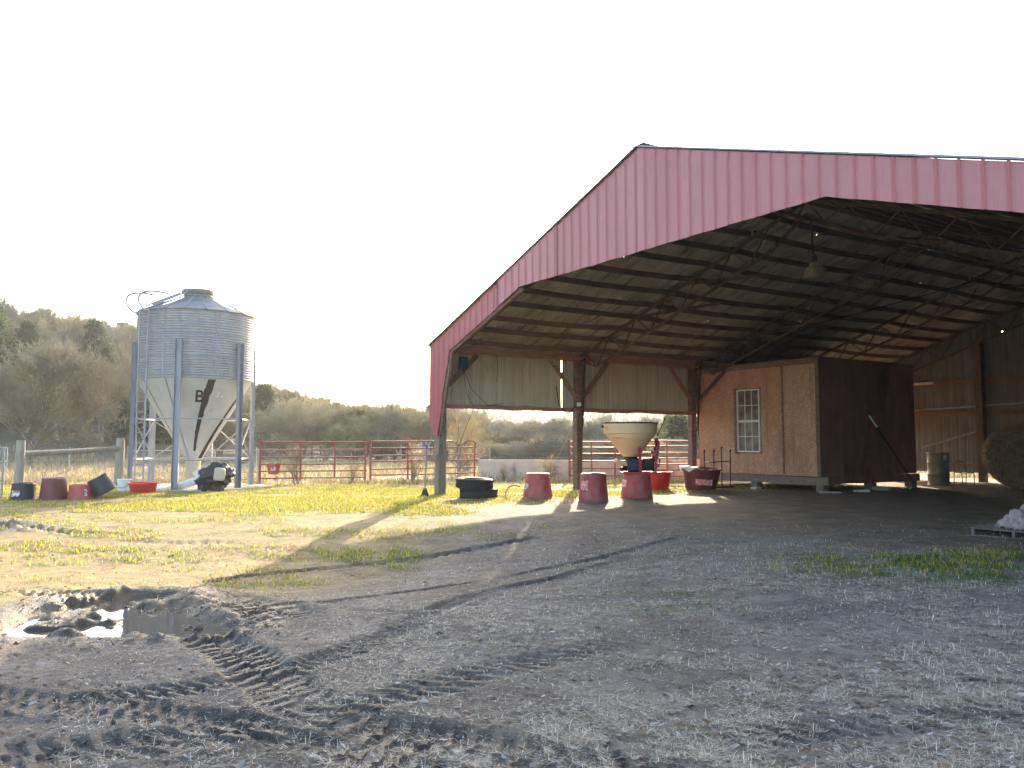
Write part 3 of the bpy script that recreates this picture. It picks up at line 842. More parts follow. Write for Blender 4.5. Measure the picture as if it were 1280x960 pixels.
# purlins, sagging between the trusses
for side in (0, 1):
    for k in range(12):
        x = .5 + k * .755
        w_ = x if not side else 2 * WR - x
        vs = []
        mb = MB()
        for bay in range(4):
            sag = rb.uniform(.015, .075)
            j = rb.uniform(-.05, .05)
            for t in range(6):
                t0, t1 = t / 6, (t + 1) / 6
                z = rake(w_) - .07
                p = B(bay * 5.2 + 5.2 * t0, w_ + j, z - sag * 4 * t0 * (1 - t0))
                q = B(bay * 5.2 + 5.2 * t1, w_ + j, z - sag * 4 * t1 * (1 - t1))
                mb.beam(p, q, .05, .15)
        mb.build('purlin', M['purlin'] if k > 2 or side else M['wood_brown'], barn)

# trusses of rusty angle steel: two chords that meet at the eave and at the ridge
def truss(s, depth=.66, kids=True):
    mb = MB()
    for side in (0, 1):
        def pt(x, top):
            w_ = x if not side else 2 * WR - x
            z = rake(w_) - .17
            if not top:
                d = depth * min(1, max(.05, x / .9)) * (1 if x < WR - 1.2 else max(.35, 1 - (x - WR + 1.2) * .4))
                z -= d
            return B(s, w_, z)
        top = [pt(x, 1) for x in (0.05, WR)]
        mb.beam(top[0], top[1], .07, .07)
        xs = [.05, 1.0, 2.5, 4.5, 6.5, WR - 1.2, WR]
        for a, b in zip(xs[:-1], xs[1:]): mb.beam(pt(a, 0), pt(b, 0), .06, .06)
        x = .4; up = True; i = 0
        while x < WR - .45:
            x2 = x + .62
            mb.beam(pt(x, up), pt(min(x2, WR), not up), .032, .032)
            x = x2; up = not up
    return mb.build('truss', M['truss'], barn)
for s in (.35, 5.2, 10.45, 15.6, 20.62): truss(s, .26 if s < 1 else .66)
# steel legs and knees from truss heels down the posts
for s in (5.2, 10.45, 15.6):
    mb = MB()
    mb.beam(B(s - .02, .42, 4.25), B(s - .02, .26, 2.05), .05, .07)
    mb.beam(B(s - .02, .26, 2.05), B(s - .02, .16, 1.9), .05, .07)
    mb.beam(B(s - .02, 1.55, 4.0), B(s - .02, .30, 3.0), .06, .09)
    mb.build('truss_leg', M['truss'], barn)
# cross pieces between trusses (flat bracing)
for (s0, w0, s1, w1, dz) in ((5.2, 3.2, 7.2, 4.4, .25), (5.2, 5.0, 7.3, 6.0, .2), (10.45, 3.0, 12.2, 4.0, .3), (5.2, WR, 10.45, WR, .62), (10.45, WR, 15.6, WR, .62), (0.1, WR, 5.2, WR, .62), (10.45, 12.2, 15.6, 13, .5)):
    MB().beam(B(s0, w0, rake(w0) - dz), B(s1, w1, rake(w1) - dz), .05, .09, 3, .01, rb).build('tie_board', M['wood_brown'], barn)

# posts
def post(s, w_, h, m, r=.19, lean=0.0, h0=-.4):
    mb = MB(); mb.beam(B(s, w_, h0), B(s + lean, w_, h), r, r, 8, .006, rb)
    return mb.build('post', m, barn, bevel=.012)
post(0.10, .14, 4.1, M['post_green'], .25)
for s in (5.2, 10.4, 15.6, 20.8): post(s, .0, 4.38, M['wood_brown'], .24)
for s in (0.0, 5.2, 10.4, 15.6, 20.8): post(s, 2 * WR, 4.38, M['wood_brown'], .24)
for w_ in (4.95, 13.0): post(20.66, w_, rake(w_) - .8, M['purlin'], .26)
# short board fixed across the front corner post
MB().beam(B(-.07, -.42, 1.06), B(-.07, .24, 1.08), .05, .15, 2, .003, rb).build('cleat_board', M['post_green'], barn)
MB().beam(B(.10, .14, .98), B(.10, .14, 1.30), .31, .31).build('post_collar', M['post_green'], barn)

# long beams of the left side
def long_beam(name, h, wid, dep, m, w_=.16, s0=.1, s1=20.8, wob=.02):
    bays = [s0, 5.2, 10.4, 15.6, s1]
    for a, b in zip(bays[:-1], bays[1:]):
        MB().beam(B(a, w_, h + rb.uniform(-.015, .015)), B(b, w_, h + rb.uniform(-.015, .015)), wid, dep, 10, wob, rb).build(name, m, barn)
long_beam('eave_beam', 4.28, .07, .24, M['wood_red'])
long_beam('skirt_rail', 2.58, .07, .13, M['wood_red'], .08)
long_beam('eave_beam', 4.28, .07, .24, M['wood_brown'], 2 * WR - .16)

def siding(name, s0, s1, w0, w1, lo, hi, m, pitch=.0762, hg=.02, parent=barn):
    """corrugated sheet standing between two plan points; lo/hi give its bottom and top along it (0..1)"""
    mb = MB(); vs = []; fs = []
    Ln = math.hypot(s1 - s0, w1 - w0); n = int(Ln / (pitch / 4))
    ns, nw = (w1 - w0) / Ln, -(s1 - s0) / Ln
    for i in range(n + 1):
        t = i / n; ph = i % 4
        o = hg * (0, 1, 1, 0)[ph] if pitch < .1 else hg * (1 if (i % 4) == 0 else 0)
        s = s0 + (s1 - s0) * t + ns * o; x = w0 + (w1 - w0) * t + nw * o
        b_ = lo(t); tt = hi(t)
        vs += [B(s, x, b_), B(s, x, tt), B(s + ns * .003, x + nw * .003, tt), B(s + ns * .003, x + nw * .003, b_)]
        if i:
            p = (i - 1) * 4
            for j in range(4): fs.append((p + j, i*4 + j, i*4 + (j+1) % 4, p + (j+1) % 4))
    mb.add(vs, fs)
    return mb.build(name, m, parent)
# left skirt: sheets with one open joint beside the second post
cuts = [(.12, 2.5), (2.5, 4.60), (4.614, 7.3), (7.3, 10.3), (10.3, 13.4), (13.4, 17), (17, 20.8)]
for (a, b) in cuts:
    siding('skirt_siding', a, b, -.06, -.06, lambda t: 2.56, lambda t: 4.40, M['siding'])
# right wall, full height
for (a, b) in ((0.1, 7), (7, 14), (14, 20.8)):
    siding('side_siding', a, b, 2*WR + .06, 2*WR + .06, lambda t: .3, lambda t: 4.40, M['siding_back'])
# back wall
for (a, b) in ((0, 4.4), (4.36, WR), (WR - .04, 13.4), (13.36, 2 * WR)):
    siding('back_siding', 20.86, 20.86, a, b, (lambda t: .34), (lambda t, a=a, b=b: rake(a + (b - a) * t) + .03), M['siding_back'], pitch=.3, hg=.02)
for h in (.60, 2.62, 3.85):
    for (a, b) in ((.1, 4.9), (4.9, WR), (WR, 13.0), (13.0, 2*WR - .1)):
        MB().beam(B(20.78, a, h + rb.uniform(-.03, .03)), B(20.78, b, h + rb.uniform(-.03, .03)), .05, .17, 6, .008, rb).build('back_girt', M['wood_brown'], barn)
MB().beam(B(20.72, 2.2, 2.78), B(20.72, 6.5, 2.95), .04, .05, 8, .02, rb).build('conduit', M['galv_dull'], barn)
MB().beam(B(20.70, 2.6, 1.30), B(20.70, 4.9, 1.95), .04, .07, 4, .01, rb).build('back_brace', M['wood_grey'], barn)

# knee braces along the left side
for (s0, h0, s1, h1) in ((1.35, 4.15, .35, 3.2), (4.0, 4.2, 5.05, 3.0), (9.2, 4.2, 10.3, 3.0), (6.4, 4.2, 5.35, 3.0)):
    MB().beam(B(s0, .1, h0), B(s1, .1, h1), .05, .14, 3, .006, rb).build('knee_brace', M['wood_red'] if s0 > 1.5 and s0 != 6.4 else M['wood_brown'], barn)

# meter box and loose wires inside the front corner
MB().box((.3, -1.02, 3.62), (.52, -.78, 3.98)).build('junction_box', M['engine'], barn, bevel=.02)
def cable(pts, r=.008):
    P = [Vector(p) for p in pts]; Q = []
    for i in range(len(P) - 1):
        for t in (0, .33, .66):
            p = P[i].lerp(P[i+1], t); Q.append(p)
    Q.append(P[-1])
    MB().tube(Q, r, 5).build('cable', M['black_m'], barn)
cable([B(.4, .88, 3.65), B(.5, .95, 2.9), B(1.0, .5, 2.55), B(.7, .5, 1.9), B(.45, .5, 1.3)])
cable([B(.4, .88, 3.65), B(.9, .5, 3.1), B(1.6, .3, 2.62), B(2.2, .2, 2.7)])
cable([B(1.9, .3, 4.2), B(1.95, .3, 3.7), B(1.9, .3, 3.35)])
cable([B(10.3, 3.8, 5.0), B(11.5, 6.5, 5.55), B(12.5, 9, 6.1), B(14, 12, 5.4), B(16, 15, 4.7)], .016)
cable([B(5.3, 9.2, 6.4), B(7.5, 11.5, 6.05), B(9.5, 14.5, 5.05), B(11, 17, 4.3)], .014)
cable([B(5.05, .12, 2.7), B(4.7, .15, 2.45), B(4.3, .2, 2.7), B(4.2, .2, 3.3)], .014)
MB().tube([B(5.0, .18, 2.3), B(4.6, .1, 1.5), B(4.2, .0, .75), B(3.9, -.1, .06)], .014, 5).build('rope', M['straw_c'], barn)
MB().box((5.0, -.32, 2.68), (5.1, -.22, 2.80)).build('outlet_box', M['win_white'], barn)

# lamps
lp = from_sw(5.25, WR + .15)
lamp = empty('bell_lamp', (lp[0], lp[1], 5.48), 0, 'dented tan bell shaped barn lamp hanging from the trusses', 'lamp')
mb = MB(); mb.lathe([(.06, .28), (.09, .27), (.10, .22), (.17, .17), (.24, .06), (.27, -.02), (.262, -.02), (.23, .06), (.16, .165), (.06, .21)], 28, close=False)
sh = mb.build('shade', worn('dull_tan_enamel', (.25, .21, .15), (.36, .31, .23), .45, 6, stain=(.12, .08, .05)), lamp)
sh.rotation_euler = (.2, -.25, 0)
mb = MB(); mb.lathe([(0, -.05), (.15, -.035), (.235, .01), (.2, .05)], 24, close=False); bl = mb.build('lens', M['bulb'], lamp); bl.rotation_euler = (.2, -.25, 0)
mb = MB(); mb.tube([(0, 0, .26), (-.02, 0, .5), (-.05, 0, .55), (-.05, 0, 1.25)], .018, 6); mb.build('rod', M['black_m'], lamp)
mb = MB(); mb.lathe([(.0, .26), (.055, .27), (.06, .42), (.03, .46), (0, .46)], 14); mb.build('socket_housing', M['truss'], lamp)
sl = empty('strip_light', from_sw(20.69, 2.55) + (3.88,), BT, 'unlit white fluorescent strip light on the back wall beam beside the plywood cabin', 'light fixture')
MB().box((-.03, -.6, -.06), (.03, .6, .04)).build('housing', M['win_white'], sl, bevel=.01)
MB().tube([(-.05, -.56, -.05), (-.05, .56, -.05)], .018, 8).build('lamp_tube', M['bulb'], sl)

# ------------------------------------------------------------------ plywood cabin inside the barn
CX, CY = from_sw(10.6, 5.2)
cabin = empty('plywood_cabin', (CX, CY, 0), BT, 'plywood cabin on skids with one tall grid window, standing inside the barn', 'cabin')
# local: corner at origin; left face runs to +y (w decreasing), right face runs to +x
LW, RW = 5.06, 5.2
for (a, b) in ((0.14, 1.38), (1.386, 2.60), (2.606, 3.82), (3.826, LW)):
    if a < 1.3:       # window opening spans local y 2.27..3.30, sheets 2 and 3 are cut round it
        MB().box((.02, a, .46), (.045, b, 3.98)).build('wall_panel', M['osb'], cabin)
    elif a < 2.5:
        mb = MB(); mb.box((.02, a, .46), (.045, 2.27, 4.0)); mb.box((.02, 2.27, .46), (.045, b, 1.15)); mb.box((.02, 2.27, 3.34), (.045, b, 4.0)); mb.build('wall_panel', M['osb'], cabin)
    elif a < 3.7:
        mb = MB(); mb.box((.02, 3.30, .46), (.045, b, 4.0)); mb.box((.02, a, .46), (.045, 3.30, 1.15)); mb.box((.02, a, 3.34), (.045, 3.30, 4.0)); mb.build('wall_panel', M['osb'], cabin)
    else:
        MB().box((.02, a, .46), (.045, b, 4.0)).build('wall_panel', M['osb'], cabin)
MB().box((-.012, .0, .43), (.10, .135, 4.16)).build('corner_board', M['wood_brown'], cabin)
MB().beam((.03, .14, 4.08), (.03, LW + .05, 4.06), .09, .19, 6, .006, rb).build('top_plate', M['wood_brown'], cabin)
for i, (a, b) in enumerate(((.13, 1.30), (1.306, 2.53), (2.536, 3.76), (3.766, RW))):
    MB().box((a, .02, .46), (b, .045, 4.19)).build('wall_panel', M['dark_stain'], cabin)
MB().box((.06, LW - .02, .46), (RW, LW, 4.1)).build('wall_panel', M['osb'], cabin)
MB().box((RW, .02, .46), (RW + .02, LW, 4.1)).build('wall_panel', M['osb'], cabin)
MB().box((.04, .05, 4.10), (RW - .02, LW - .03, 4.14)).build('roof', M['wood_brown'], cabin)
MB().beam((.0, -.26, .32), (.0, LW + .1, .32), .09, .24, 5, .004, rb).build('floor_beam', M['beam_dull'], cabin)
MB().beam((.06, .0, .33), (RW + .1, .0, .33), .08, .24, 5, .004, rb).build('floor_beam', M['dark_stain'], cabin)
MB().box((.1, .1, .3), (RW, LW, .42)).build('floor', M['wood_brown'], cabin)
for (x, y) in ((.12, .06), (.12, 2.6), (.12, 4.9), (2.6, .06), (4.9, .06), (4.9, 4.9)):
    MB().box((x - .14, y - .14, -.25), (x + .14, y + .14, .205)).build('foundation_block', M['beam_dull'], cabin, bevel=.01)
# bright joint strip and patch on the panels as in weathered board edges
MB().box((-.002, 1.36, .5), (.018, 1.42, 4.0)).build('batten', M['wood_brown'], cabin)
# window: white frame with a 3 by 4 grid
win = MB()
y0, y1, z0, z1 = 2.30, 3.27, 1.18, 3.31
for (a, b) in (((y0, z0), (y1, z0 + .05)), ((y0, z1 - .05), (y1, z1)), ((y0, z0 + .05), (y0 + .05, z1 - .05)), ((y1 - .05, z0 + .05), (y1, z1 - .05))):
    win.box((-.02, a[0], a[1]), (.05, b[0], b[1]))
mid = (z0 + z1) / 2 - .02
win.box((-.012, y0 + .05, mid - .035), (.045, y1 - .05, mid + .035))
fr = win.build('window', M['win_white'], cabin)
mb = MB()
for k in (1, 2):
    yy = y0 + .05 + (y1 - y0 - .1) * k / 3
    mb.box((-.004, yy - .011, z0 + .05), (.02, yy + .011, mid - .035)); mb.box((-.004, yy - .011, mid + .035), (.02, yy + .011, z1 - .05))
for zz in ((z0 + .05 + mid - .035) / 2, (z1 - .05 + mid + .035) / 2):
    for k in range(3):
        ya = y0 + .05 + (y1 - y0 - .1) * k / 3 + (.011 if k else 0); yb = y0 + .05 + (y1 - y0 - .1) * (k + 1) / 3 - (.011 if k < 2 else 0)
        mb.box((-.004, ya, zz - .011), (.02, yb, zz + .011))
mb.build('muntin', M['win_white'], fr)
MB().box((.022, y0 + .05, mid + .035), (.028, y1 - .05, z1 - .05)).build('pane', M['glass'], fr)
MB().box((.022, y0 + .05, z0 + .05), (.028, y1 - .05, mid - .035)).build('pane', M['glass'], fr)
# torn pale curtain hanging crookedly inside the lower sash
mb = MB(); vs = []; fs = []
rc = random.Random(8)
for i in range(9):
    for j in range(11):
        y = y0 + .3 + .62 * i / 8 - .03 * j; z = z0 + .08 + .86 * j / 10
        vs.append((.06 + rc.uniform(0, .05) + .03 * math.sin(i * 2.1), y, z))
for i in range(8):
    for j in range(10):
        if rc.random() < .8: fs.append((i*11+j, i*11+j+1, (i+1)*11+j+1, (i+1)*11+j))
mb.add(vs, fs, True); mb.build('curtain', M['white_pl'], fr)
MB().box((-.05, y1, 1.12), (.06, y1 + .10, 3.36)).build('window_jamb', M['wood_brown'], fr)

# pole leaning on the dark side of the cabin
a = from_sw(14.95, 5.75); b = from_sw(13.1, 5.24)
st = empty('leaning_pole', (a[0], a[1], 0), 0, 'thin dark pole with a white tip leaning on the dark cabin wall', 'pole')
v = Vector((b[0] - a[0], b[1] - a[1], 2.38))
MB().tube([(0, 0, -.1), v * .84], .022, 8).build('shaft', M['black_m'], st)
MB().tube([v * .845, v], .03, 8).build('grip', M['win_white'], st)

# ------------------------------------------------------------------ grain bin on legs
GX, GY = -10.72, 26.9
BR = 1.84                                   # radius
bin_ = empty('grain_bin', (GX, GY, 0), 0, 'galvanised grain feed bin on tall legs with a cone hopper and ladder', 'grain bin')
ZC0, ZC1, ZH, ZT = 3.58, 5.78, .93, 6.52
mb = MB(); prof = []
n = 27
for i in range(n * 6 + 1):
    z = ZC0 + (ZC1 - ZC0) * i / (n * 6)
    prof.append((BR + .010 + .022 * math.sin(2 * math.pi * i / 6), z))
mb.lathe(prof, 96, close=False)
tank = mb.build('tank', M['galv'], bin_, auto=False)
mb = MB()
for z in (ZC0 + .02, ZC0 + .74, ZC0 + 1.47, ZC1 - .02):
    mb.lathe([(BR + .008, z - .03), (BR + .022, z - .025), (BR + .022, z + .025), (BR + .008, z + .03)], 72, close=False)
for a in (-50, 20, 80, 140, 200, 260):
    c, s_ = math.cos(R(a)), math.sin(R(a))
    mb.beam(((BR + .015) * c, (BR + .015) * s_, ZC0), ((BR + .015) * c, (BR + .015) * s_, ZC1), .05, .012, up=(c, s_, 0))
mb.build('seam', M['galv_dull'], tank)
# roof cone with ribs
mb = MB(); mb.lathe([(BR + .06, ZC1 - .03), (BR + .07, ZC1), (BR * .5, (ZC1 + ZT) / 2 + .01), (.44, ZT - .10)], 36, close=False, smooth=False)
roof = mb.build('roof', M['bin_roof'], bin_)
for k in range(18):
    a = 2 * math.pi * k / 18
    mb = MB()
    mb.tube([((BR + .06) * math.cos(a), (BR + .06) * math.sin(a), ZC1 + .02), (.46 * math.cos(a), .46 * math.sin(a), ZT - .07)], .018, 6)
    mb.build('rib', M['bin_roof'], roof)
mb = MB(); mb.lathe([(.44, ZT - .14), (.46, ZT + .02), (.52, ZT + .03), (.53, ZT + .13), (.50, ZT + .16), (.0, ZT + .20)], 32)
mb.build('lid', worn('grey_brown_lid', (.15, .145, .13), (.24, .235, .22), .6), bin_)
# hopper: steep cone, seams
RB = .26
def cone_r(z): return RB + (BR - .01 - RB) * (z - ZH) / (ZC0 - ZH)
mb = MB(); mb.lathe([(RB, ZH)] + [(cone_r(ZH + (ZC0 - ZH) * i / 8), ZH + (ZC0 - ZH) * i / 8) for i in range(1, 9)], 48, close=False, smooth=True)
hop = mb.build('hopper', M['hopper'], bin_)
def cone_strip(a0, z0, w0, a1, z1, w1, off=.006, n=14, ragged=0, rnd=random.Random(4)):
    mb = MB(); vs = []; fs = []
    for i in range(n + 1):
        t = i / n; z = z0 + (z1 - z0) * t; a = a0 + (a1 - a0) * t; wd = w0 + (w1 - w0) * t
        r = cone_r(z) + off
        for sg in (-1, 1):
            aa = a + sg * (wd * (1 + ragged * rnd.uniform(-1, 1)) / 2) / r
            vs.append((r * math.cos(aa), r * math.sin(aa), z))
        for sg in (-1, 1):
            aa = a + sg * (wd / 2) / r
            vs.append(((r - off) * math.cos(aa), (r - off) * math.sin(aa), z))
        if i:
            p = (i - 1) * 4; q_ = i * 4
            fs += [(p, p + 1, q_ + 1, q_), (p + 2, p, q_, q_ + 2), (p + 1, p + 3, q_ + 3, q_ + 1)]
    mb.add(vs, fs); return mb
for a in (-128, -98, 15, 90, 150):
    cone_strip(R(a), ZH + .02, .03, R(a), ZC0 - .02, .05, .008, 6).build('seam', M['galv_dull'], hop)
cone_strip(R(-52.4), ZC0 - .05, .24, R(-66), ZH + .30, .06, .012, 22, .3).build('black_streak', M['tape_black'], hop)
cone_strip(R(-5), ZC0 - .55, .10, R(-26), ZH + .05, .15, .012, 18, .2).build('black_streak', M['tape_black'], hop)

def text_on_cone(ch, size, ang, zc, m, off=.01, name='lettering'):
    cu = bpy.data.curves.new('t', 'FONT'); cu.body = ch; cu.size = size; cu.align_x = 'CENTER'; cu.align_y = 'CENTER'; cu.extrude = .001
    cu.offset = size * .018
    to = bpy.data.objects.new('t', cu); col.objects.link(to)
    bpy.context.view_layer.update()
    me = bpy.data.meshes.new_from_object(to.evaluated_get(bpy.context.evaluated_depsgraph_get()))
    bpy.data.objects.remove(to)
    for v in me.vertices:
        z = zc + v.co.y; r = cone_r(z) + off + v.co.z * 2
        a = ang + v.co.x / r
        v.co = (r * math.cos(a), r * math.sin(a), z)
    me.name = name; me.materials.clear(); me.materials.append(m)
    o = bpy.data.objects.new(name, me); col.objects.link(o); o.parent = hop
    return o
text_on_cone('B', .52, R(-63.5), 2.98, M['tape_black'])
text_on_cone('3', .26, R(-42), 3.06, worn('faded_white_letter', (.72, .72, .70), (.80, .80, .78), .5))
text_on_cone('n', .13, R(-35.5), 3.02, worn('faded_grey_letter', (.68, .68, .66), (.76, .76, .74), .5))
cone_strip(R(-44), 2.62, .14, R(-45), 2.5, .10, .008, 5, .3).build('rust_mark', worn('pale_rust_mark', (.50, .42, .35), (.55, .47, .40), .7), hop)
# boot under the hopper
mb = MB(); mb.lathe([(RB + .01, ZH + .03), (RB + .02, ZH - .02), (RB - .02, ZH - .04)], 24, close=False); mb.lathe([(.24, ZH - .04), (.22, ZH - .25), (.30, ZH - .52), (.2, ZH - .62), (0, ZH - .62)], 20, close=False)
mb.build('boot', worn('dusty_tan_boot', (.42, .32, .22), (.55, .45, .33), .7), bin_)
mb = MB(); mb.tube([(.05, -.1, .42), (.62, -.42, .62), (.95, -.58, .78)], .12, 12); mb.build('auger_tube', M['white_pl'], bin_)
# legs: six channels
LA = [-84, -24, 36, 96, 156, 216]
for a in LA:
    c, s_ = math.cos(R(a)), math.sin(R(a)); t = Vector((-s_, c, 0)); o_ = Vector((c, s_, 0))
    mb = MB(); r = BR + .06
    P0 = o_ * r; 
    zt = 4.78
    mb.beam(P0 + Vector((0, 0, -.1)), P0 + Vector((0, 0, zt)), .20, .012, up=tuple(o_))
    for sg in (-1, 1):
        mb.beam(P0 + t * sg * .094 + o_ * .052 + Vector((0, 0, -.1)), P0 + t * sg * .094 + o_ * .052 + Vector((0, 0, zt - .003)), .012, .09, up=tuple(o_))
    mb.build('leg', M['galv_dull'], bin_)
    MB().box((P0.x - .17, P0.y - .17, -.02), (P0.x + .17, P0.y + .17, .035)).build('foot_plate', M['galv_dull'], bin_)
def lpos(i, z, k=0.0):
    a = LA[i % 6]; return Vector(((BR + .03 + k) * math.cos(R(a)), (BR + .03 + k) * math.sin(R(a)), z))
for i in range(6):
    MB().tube([lpos(i, 2.28), lpos(i + 1, 2.28)], .026, 6).build('brace', M['galv'], bin_)
    MB().tube([lpos(i, .96), lpos(i + 1, .96)], .026, 6).build('brace', M['galv'], bin_)
for i in (1, 2, 3, 4):
    mb = MB(); mb.tube([lpos(i, 2.26), lpos(i + 1, .98)], .018, 6); mb.tube([lpos(i, .98, .02), lpos(i + 1, 2.26, .02)], .018, 6); mb.build('cross_brace', M['galv'], bin_)
MB().tube([lpos(0, 2.2), Vector((.15, -.9, .98))], .012, 5).build('cross_brace', M['galv'], bin_)
# ladder on the left front
la = R(-121)
def lad(a, z, r=BR + .16): return Vector((r * math.cos(a), r * math.sin(a), z))
lad_o = None
rails = []
da = .215 / (BR + .16)
mb = MB()
for sg in (-1, 1):
    a = la + sg * da
    pts = [lad(a, .25 + (ZC1 - .25) * i / 12) for i in range(13)]
    mb.tube(pts, .03, 6)
lad_o = mb.build('ladder', M['galv_dull'], bin_)
for k in range(17):
    z = .5 + k * .33
    if z > ZC1: break
    MB().tube([lad(la - da, z), lad(la + da, z)], .017, 5).build('rung', M['galv_dull'], lad_o)
# hand hoops at the eave and the roof ladder
for sg, ln in ((-1, 1.0), (1, .75)):
    a = la + sg * (da * 1.5)
    e = lad(a, ZC1 - .15); out = Vector((-1, -.1, 0))
    pts = [e, e + out * .25 + Vector((0, 0, .12)), e + out * .42 + Vector((0, 0, .42)), e + out * .30 + Vector((0, 0, .66)), e - out * .1 + Vector((0, 0, .70)), e - out * .5 + Vector((0, 0, .62))]
    Q = [pts[0]]
    for p, q_ in zip(pts[:-1], pts[1:]): Q += [p.lerp(q_, .25), p.lerp(q_, .75)]
    Q.append(pts[-1])
    MB().tube(Q, .034, 6).build('hand_hoop', M['galv_dull'], bin_)
mb = MB()
for sg in (-1, 1):
    t = Vector((-math.sin(la), math.cos(la), 0)) * sg * .2
    mb.beam(Vector((BR * math.cos(la), BR * math.sin(la), ZC1 + .12)) + t, Vector((.55 * math.cos(la), .55 * math.sin(la), ZT + .02)) + t, .03, .05)
rl = mb.build('roof_ladder', M['galv_dull'], bin_)
for k in range(6):
    r = .65 + k * .22; z = ZC1 + .12 + (ZT - .1 - ZC1) * (BR - r) / (BR - .55)
    t = Vector((-math.sin(la), math.cos(la), 0)) * .2; p = Vector((r * math.cos(la), r * math.sin(la), z))
    MB().tube([p - t, p + t], .012, 5).build('rung', M['galv_dull'], rl)

# concrete pad under the bin
cp = MB(); cp.lathe([(2.35, -.2), (2.35, .03), (2.3, .045), (0, .045)], 40); o = cp.build('concrete_pad', M['concrete']); o.location = (GX, GY, 0)
tag(o, 'round concrete pad the grain bin stands on', 'slab')

# auger motor wrapped in black sheet beside the boot
mo = empty('wrapped_auger_motor', (-9.42, 25.2, gz(-9.42, 25.2) - .01), 0, 'auger motor wrapped in torn black plastic with a pale cover, under the grain bin', 'auger motor')
from mathutils import noise as mnoise
bm = bmesh.new(); bmesh.ops.create_icosphere(bm, subdivisions=5, radius=.5)
for v in bm.verts:
    p = v.co.copy()
    q_ = Vector((p.x * 1.12 + (.10 if p.z > 0 else 0), p.y * .8, p.z * .92))
    n_ = mnoise.fractal(p * 3.1 + Vector((3, 1, 7)), 1.0, 2.0, 2) * .34 - .16 * abs(mnoise.noise(p * 6.5)) + .05 * mnoise.noise(p * 15)
    q_ *= 1 + n_ - (.22 if p.z > .2 and p.x < -.1 else 0) * min(1, (p.z - .2) * 5)
    q_.z = max(q_.z, -.43)
    v.co = q_
me = bpy.data.meshes.new('black_sheet'); bm.to_mesh(me); bm.free(); me.materials.append(M['tarp'])
for p in me.polygons: p.use_smooth = True
o = bpy.data.objects.new('black_sheet', me); col.objects.link(o); o.parent = mo; o.location = (0, 0, .45)
mb = MB(); mb.box((.12, -.50, .38), (.46, -.30, .78), M=Matrix.Rotation(.12, 4, 'Y')); mb.build('pale_cover', worn('dirty_tan_cover', (.38, .32, .22), (.50, .43, .31), .6, 8), mo, bevel=.07)
MB().tube([(-1.0, -.05, .16), (-.55, -.1, .30), (-.3, -.15, .42)], [.11, .13, .12], 14).build('pale_pipe', M['white_pl'], mo)
for x in (-.15, .15, .38): MB().lathe([(0, 0), (.09, .0), (.1, .12), (.06, .2), (0, .2)], 12, M=Matrix.Translation((x, -.3, 0))).build('foot', M['tarp'], mo)

# ------------------------------------------------------------------ tubs
def wavy(mb, seed, amt=.01):
    rr = random.Random(seed); p1, p2 = rr.uniform(0, 6), rr.uniform(0, 6)
    out = []
    for (x, y, z) in mb.v:
        a = math.atan2(y, x); r = math.hypot(x, y)
        k = 1 + amt * (math.sin(2 * a + p1) + .5 * math.sin(3 * a + p2 + z * 3))
        out.append((x * k, y * k, z + amt * .6 * math.sin(2 * a + p2)))
    mb.v = out
    return mb
def feed_tub(x, y, r, h, mat, label, upside=True, seed=1, lab=None, name='feed_tub', rot=0.0, taper=.80, tilt=None, group='feed tubs', z=None, ribs=True):
    """tapered moulded tub: rim radius r, base radius r*taper"""
    z = gz(x, y) - .012 if z is None else z
    t = empty(name, (x, y, z), rot, label, 'tub', group)
    rb_, th = r * taper, .012
    if upside:
        prof = [(r - .02, .0), (r + .012, 0), (r + .016, .03), (r - .004, .045), (r - .006, .08)]
        for i in range(1, 7):
            q_ = i / 7; prof.append((r - .006 + (rb_ - r) * q_ + (.004 if i == 5 else 0), .08 + (h - .12) * q_))
        prof += [(rb_ + .004, h - .03), (rb_ - .012, h - .006), (rb_ - .035, h), (rb_ - .05, h - .002), (rb_ - .06, h - .02), (0, h - .022)]
        mb = MB(); mb.lathe(prof, 40, close=False)
        wavy(mb, seed); bd = mb.build('tub_body', mat, t)
    else:
        prof = [(0, .03), (rb_ - .06, .03), (rb_ - .05, .0), (rb_ - .01, .0), (rb_, .02), (r - .02, h - .09), (r - .014, h - .04), (r + .02, h - .035), (r + .022, h), (r - .0, h + .002), (r - .02, h - .04), (rb_ - .02, .05), (0, .045)]
        mb = MB(); mb.lathe(prof, 40, close=False)
        wavy(mb, seed, .018); bd = mb.build('tub_body', mat, t)
    if lab:
        (lm, a, z0, z1, wd) = lab
        mb = MB(); vs = []; fs = []; n_ = 7; rr = random.Random(seed + 50)
        for i in range(n_ + 1):
            for zz in (z0, z1):
                q_ = zz / h
                rad = (r + (rb_ - r) * q_ if upside else rb_ + (r - rb_) * q_) + .012
                aa = a + (i / n_ - .5) * wd / rad
                vs.append((rad * math.cos(aa), rad * math.sin(aa), zz + rr.uniform(-.014, .014)))
        for i in range(n_): fs.append((i*2, i*2+2, i*2+3, i*2+1))
        mb.add(vs, fs, True); mb.build('label', lm, t)
    if tilt: t.rotation_euler = (tilt[0], tilt[1], rot); t.location.z += tilt[2]
    return t
LW_, LR_ = M['label_w'], M['label_r']
feed_tub(-13.05, 21.4, .31, .46, M['tub_black'], 'small black tub upside down with a white label, leftmost by the fence post', seed=1, lab=(LW_, R(-95), .12, .27, .22), taper=.88)
feed_tub(-12.35, 21.6, .35, .58, M['tub_dark'], 'tall dark red tub upside down beside the small black tub', seed=2, lab=(LW_, R(-150), .30, .42, .10), taper=.84)
